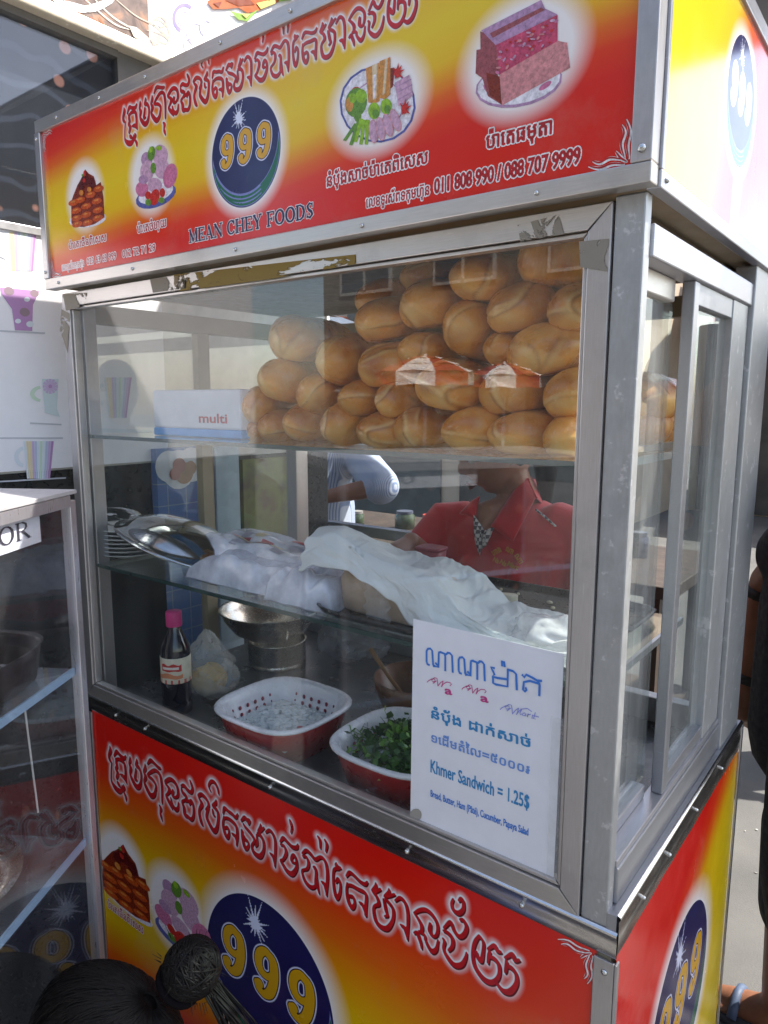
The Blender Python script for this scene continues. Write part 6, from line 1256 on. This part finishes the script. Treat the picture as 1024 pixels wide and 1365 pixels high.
# --- seated child in front of the cart, black hair tied in a bun
kid = thing('person', 'person with black hair tied in a bun seated low in front of the cart', 'person', (-.53, -.42, GZ))
kc = Vector(CAMP+.93*ray(146, 1418)); KF = frame((-.78, -.34, -.42)); bun = Vector(CAMP+.90*ray(256, 1290))
kb = MB(); add_head(kb, kc, KF); kn_ = kc+Vector((.03, .0, -.15)); kh = Vector((kc.x+.03, kc.y-.02, GZ+.27)); ks = kn_+Vector((0, 0, -.06))
rv = Vector((.35, -.93, 0)); sl, sr = ks+rv*.13, ks-rv*.13
limb(kb, [kc+Vector((.02, 0, -.06)), kn_, ks], [.042, .042, .055]); limb(kb, [ks+Vector((0, 0, -.04)), ks.lerp(kh, .5), kh], [.10, .10, .115]); limb(kb, [sl, sr], [.045, .045])
for s_, sg in ((sl, 1), (sr, -1)):
    e = s_+Vector((-.05, 0, -.19)); w = e+Vector((-.16, -.01*sg, -.03)); limb(kb, [s_, e], [.04, .03]); limb(kb, [e, w], [.03, .021]); hand(kb, w, (-1, 0, -.3), (0, 0, -1), s=.8)
    hp = kh+rv*.07*sg; kn2 = hp+Vector((-.30, 0, .05)); an = Vector((kn2.x-.02, kn2.y, GZ+.075)); limb(kb, [hp, kn2], [.07, .05]); limb(kb, [kn2, an], [.05, .033]); foot(kb, an, (-1, 0, 0), .85)
kb.build('body', SK1, kid, remesh=.006); face_parts(kc, KF, kid)
kt = MB(); limb(kt, [ks+Vector((0, 0, -.03)), ks.lerp(kh, .5), kh], [.118, .122, .138]); limb(kt, [sl, sr], [.06, .06])
for s_ in (sl, sr): limb(kt, [s_, s_+Vector((-.03, 0, -.11))], [.058, .055])
kt.build('shirt', M('dark_shirt', (.035, .03, .045), .85, bump=.2), kid, remesh=.008)
kp = MB()
for sg in (1, -1): hp = kh+rv*.07*sg; limb(kp, [hp, hp+Vector((-.28, 0, .05))], [.09, .068])
limb(kp, [kh+rv*.06, kh-rv*.06], [.12, .12]); kp.build('shorts', M('blue_shorts', (.03, .04, .10), .85), kid, remesh=.009)
kh_ = MB(); hair_cap(kh_, kc, KF, 1.09, .30, -.6); rnd = random.Random(12); bd = (bun-kc).normalized(); root_ = kc+bd*.118
def surf(dv, k_=1.105): q = KF.transposed() @ dv; return kc+KF @ (head_fn(q.normalized())*k_+Vector((0, -.004, .006)))
for k in range(1500):                                    # strands swept from the hairline to the root of the bun
    a = rnd.uniform(0, 2*math.pi); t = rnd.uniform(.8, 2.1); ax = bd.cross(Vector((0, .3, 1))).normalized(); ay = bd.cross(ax); o_ = (ax*math.cos(a)+ay*math.sin(a)); kk = rnd.uniform(1.085, 1.125); P = []; sw_ = rnd.gauss(.05, .06)
    for i in range(9):
        th = t*(1-i/8)+.10; tw = sw_*math.sin(i*.7); P.append(surf(bd*math.cos(th)+(o_+o_.cross(bd)*tw).normalized()*math.sin(th), kk))
    kh_.tube(P, [.0004]+[.0013]*7+[.0010], 4)
e1 = Vector(CAMR[0]); e1 = (e1-bd*e1.dot(bd)).normalized(); e2 = bd.cross(e1)
for k in range(560):                                     # the bun: loosely wound strands
    n_ = (bd*rnd.uniform(.2, 1)+e1*rnd.gauss(0, .45)+e2*rnd.gauss(0, .45)).normalized(); u_ = n_.cross(Vector((.3, .2, 1))).normalized(); w_ = n_.cross(u_); ph = rnd.uniform(0, 6.28); sp = rnd.uniform(1.2, 2.6); of = rnd.uniform(-.022, .022); R0 = math.sqrt(max(1e-5, .0345**2-of*of))*rnd.uniform(.93, 1.04); P = []
    for i in range(11): a = ph+sp*i/10; P.append(bun+u_*(R0*math.cos(a))+w_*(R0*math.sin(a))+n_*of)
    kh_.tube(P, [.0004]+[.0015]*9+[.0004], 4)
kh_.ball(bun, (.031, .031, .029), 16)
for k in range(46):                                      # loose tail of the bun and short stray hairs
    p = bun+e1*(.03+rnd.uniform(-.012, .012))-e2*rnd.uniform(-.01, .02); d = (Vector(CAMR[0])*rnd.uniform(.1, .7)-Vector(CAMR[1])*rnd.uniform(.6, 1)).normalized(); L = rnd.uniform(.05, .12)
    kh_.tube([p, p+d*L*.5+e1*.006, p+d*L], [.0013, .0011, .0003], 5)
for k in range(40):
    a = rnd.uniform(0, 6.28); p = bun+(e1*math.cos(a)+e2*math.sin(a))*.044; kh_.tube([p, p+(e1*math.cos(a)+e2*math.sin(a))*rnd.uniform(.004, .014)+Vector((0, 0, rnd.uniform(-.006, .008)))], [.0005, .0002], 4)
kh_.build('hair', HAIRM, kid, smooth=True)
MB().tube([bun-bd*.030+(e1*math.cos(a)+e2*math.sin(a))*.026 for a in np.linspace(0, 6.2, 20)], .006, 8).build('hair_tie', M('hair_tie', (.006, .005, .006), .9, spec=.05), kid, smooth=True)
st = thing('stool', 'low plastic stool under the person with the hair bun', 'stool', (kh.x, kh.y, GZ)); SB = M('stool_blue', (.05, .12, .35), .4)
MB().rrect([(.12, .12, .13), (.125, .125, .14), (.125, .125, .152), (.118, .118, .156)], (kh.x, kh.y, GZ), 8, 5).build('seat', SB, st, smooth=True)
for sx_ in (-1, 1):
    for sy_ in (-1, 1): MB().tube([(kh.x+sx_*.10, kh.y+sy_*.10, GZ+.135), (kh.x+sx_*.12, kh.y+sy_*.12, GZ)], .014, 8).build('leg', SB, st)

# --- people beyond the cart
def walker(label, base, fwd, h, skin, shirt_m, trous_m, hem, arm, sleeve=.5, elbow=None, wrist=None, shoes=True, bands=False):
    t = thing('person', label, 'person', (base[0], base[1], GZ)); B = Vector((base[0], base[1], GZ)); f = Vector((*fwd, 0)).normalized(); r = Vector((f.y, -f.x, 0)); k = h/1.7; Z = Vector((0, 0, 1))
    hip = B+Z*.88*k; ch = B+Z*1.28*k; neck = B+Z*1.42*k; hd = B+Z*1.58*k+f*.02; F = frame((f.x, f.y, -.15)); mb = MB(); add_head(mb, hd, F)
    limb(mb, [hd-Z*.06, neck-Z*.02], [.05, .055]); limb(mb, [ch, ch-Z*.2, hip], [.13, .125, .135])
    cl = MB(); limb(cl, [ch+Z*.05, ch-Z*.15, hip-Z*.04], [.13, .152, .155]); tr = MB(); limb(tr, [hip+r*.05, hip-r*.05], [.115, .115])
    for sg in (1, -1):
        s_ = ch+Z*.06+r*.18*sg; e = s_+r*.04*sg-Z*.27-f*.02; w = e+f*.08-Z*.23
        if sg == arm and elbow is not None: e, w = Vector(elbow), Vector(wrist)
        limb(mb, [ch, s_-Z*.02], [.06, .045]); limb(mb, [s_-Z*.02, s_.lerp(e, .5), e], [.044, .044, .038]); limb(mb, [e, e.lerp(w, .4), w], [.038, .037, .026]); hand(mb, w, (w-e).normalized()-Z*.3, -r*sg, curl=.45)
        limb(cl, [ch, s_, s_.lerp(e, sleeve)], [.10, .075, .072])
        if sg == arm and bands:
            for q, rr in ((.06, .042), (.93, .031)): p = e.lerp(w, q); MB().tube([p, e.lerp(w, q+.09)], [rr, rr], 14).build('wrist_band', M('band_black', (.01, .01, .01), .7), t, smooth=True)
        hp = hip+r*.09*sg; an = Vector((hp.x+f.x*.06*sg, hp.y+f.y*.06*sg, GZ+.08)); kn = hp.lerp(an, .5)+f*.03; limb(mb, [hp, kn, an], [.078, .056, .042]); foot(mb, an, (f.x, f.y, 0))
        b = hp.lerp(an, hem); limb(tr, [hp, hp.lerp(kn, .8), b], [.092, .088, .088])
        if shoes:
            so = MB(); c = an+f*.055; so.rrect([(.05, .135, 0), (.053, .14, .006), (.05, .135, .017)], (0, 0, 0), 10, 2.6); A_ = math.atan2(-f.x, f.y)
            so.v = [(c.x+v[0]*math.cos(A_)-v[1]*math.sin(A_), c.y+v[0]*math.sin(A_)+v[1]*math.cos(A_), GZ+v[2]) for v in so.v]; so_ = so.build('sandal', M('sandal_sole', (.03, .03, .035), .7), t, smooth=True)
            MB().tube([an+f*.09+r*.052*q-Z*(.055-.040*(1-q*q)) for q in np.linspace(-1, 1, 9)], .011, 8).build('strap', M('sandal_strap', (.05, .075, .13), .6), so_, smooth=True)
    mb.build('body', skin, t, remesh=.0055, smooth_it=3); cl.build('shirt', shirt_m, t, remesh=.008); tr.build('trousers', trous_m, t, remesh=.009)
    hm = MB(); hair_cap(hm, hd, F, 1.08); hm.build('hair', HAIRM, t, smooth=True); face_parts(hd, F, t); return t
DT = M('dark_cotton', (.012, .012, .016), .85, bump=.2)
fk = FZ(990, 1322, GZ+.03)
walker('person in black clothes and sandals with a black wrist band, standing past the cart corner', (fk[0]+.14, fk[1]-.15), (-1, .1), 1.62, SK2, DT, DT, .66, -1, .55, FY(1024, 775, 1.02), FY(1000, 905, 1.05), bands=True)
STR = N('striped_cotton'); _wv = STR.n('TexWave'); _wv.inputs['Scale'].default_value = 55; _wv.bands_direction = 'X'; STR.l(STR.coord('Object', (1, 1, .4)), _wv.inputs[0]); STR.set(Base_Color=STR.mix(STR.rng(_wv.outputs[0], .55, .75), (.34, .38, .46), (.13, .18, .30)), Roughness=.85); STR = STR.m
walker('person in a blue and white striped shirt standing behind the pale counter', (-1.78, 1.42), (.3, -.95), 1.58, SK2, STR, DT, .95, -1, 1.0, FY(508, 648, 1.36), FY(436, 662, 1.24))
walker('person in a white shirt further down the street', (.06, 2.6), (-.2, -1), 1.66, SK2, M('white_shirt', (.72, .70, .70), .8), M('jeans', (.05, .07, .14), .8), .95, 1)
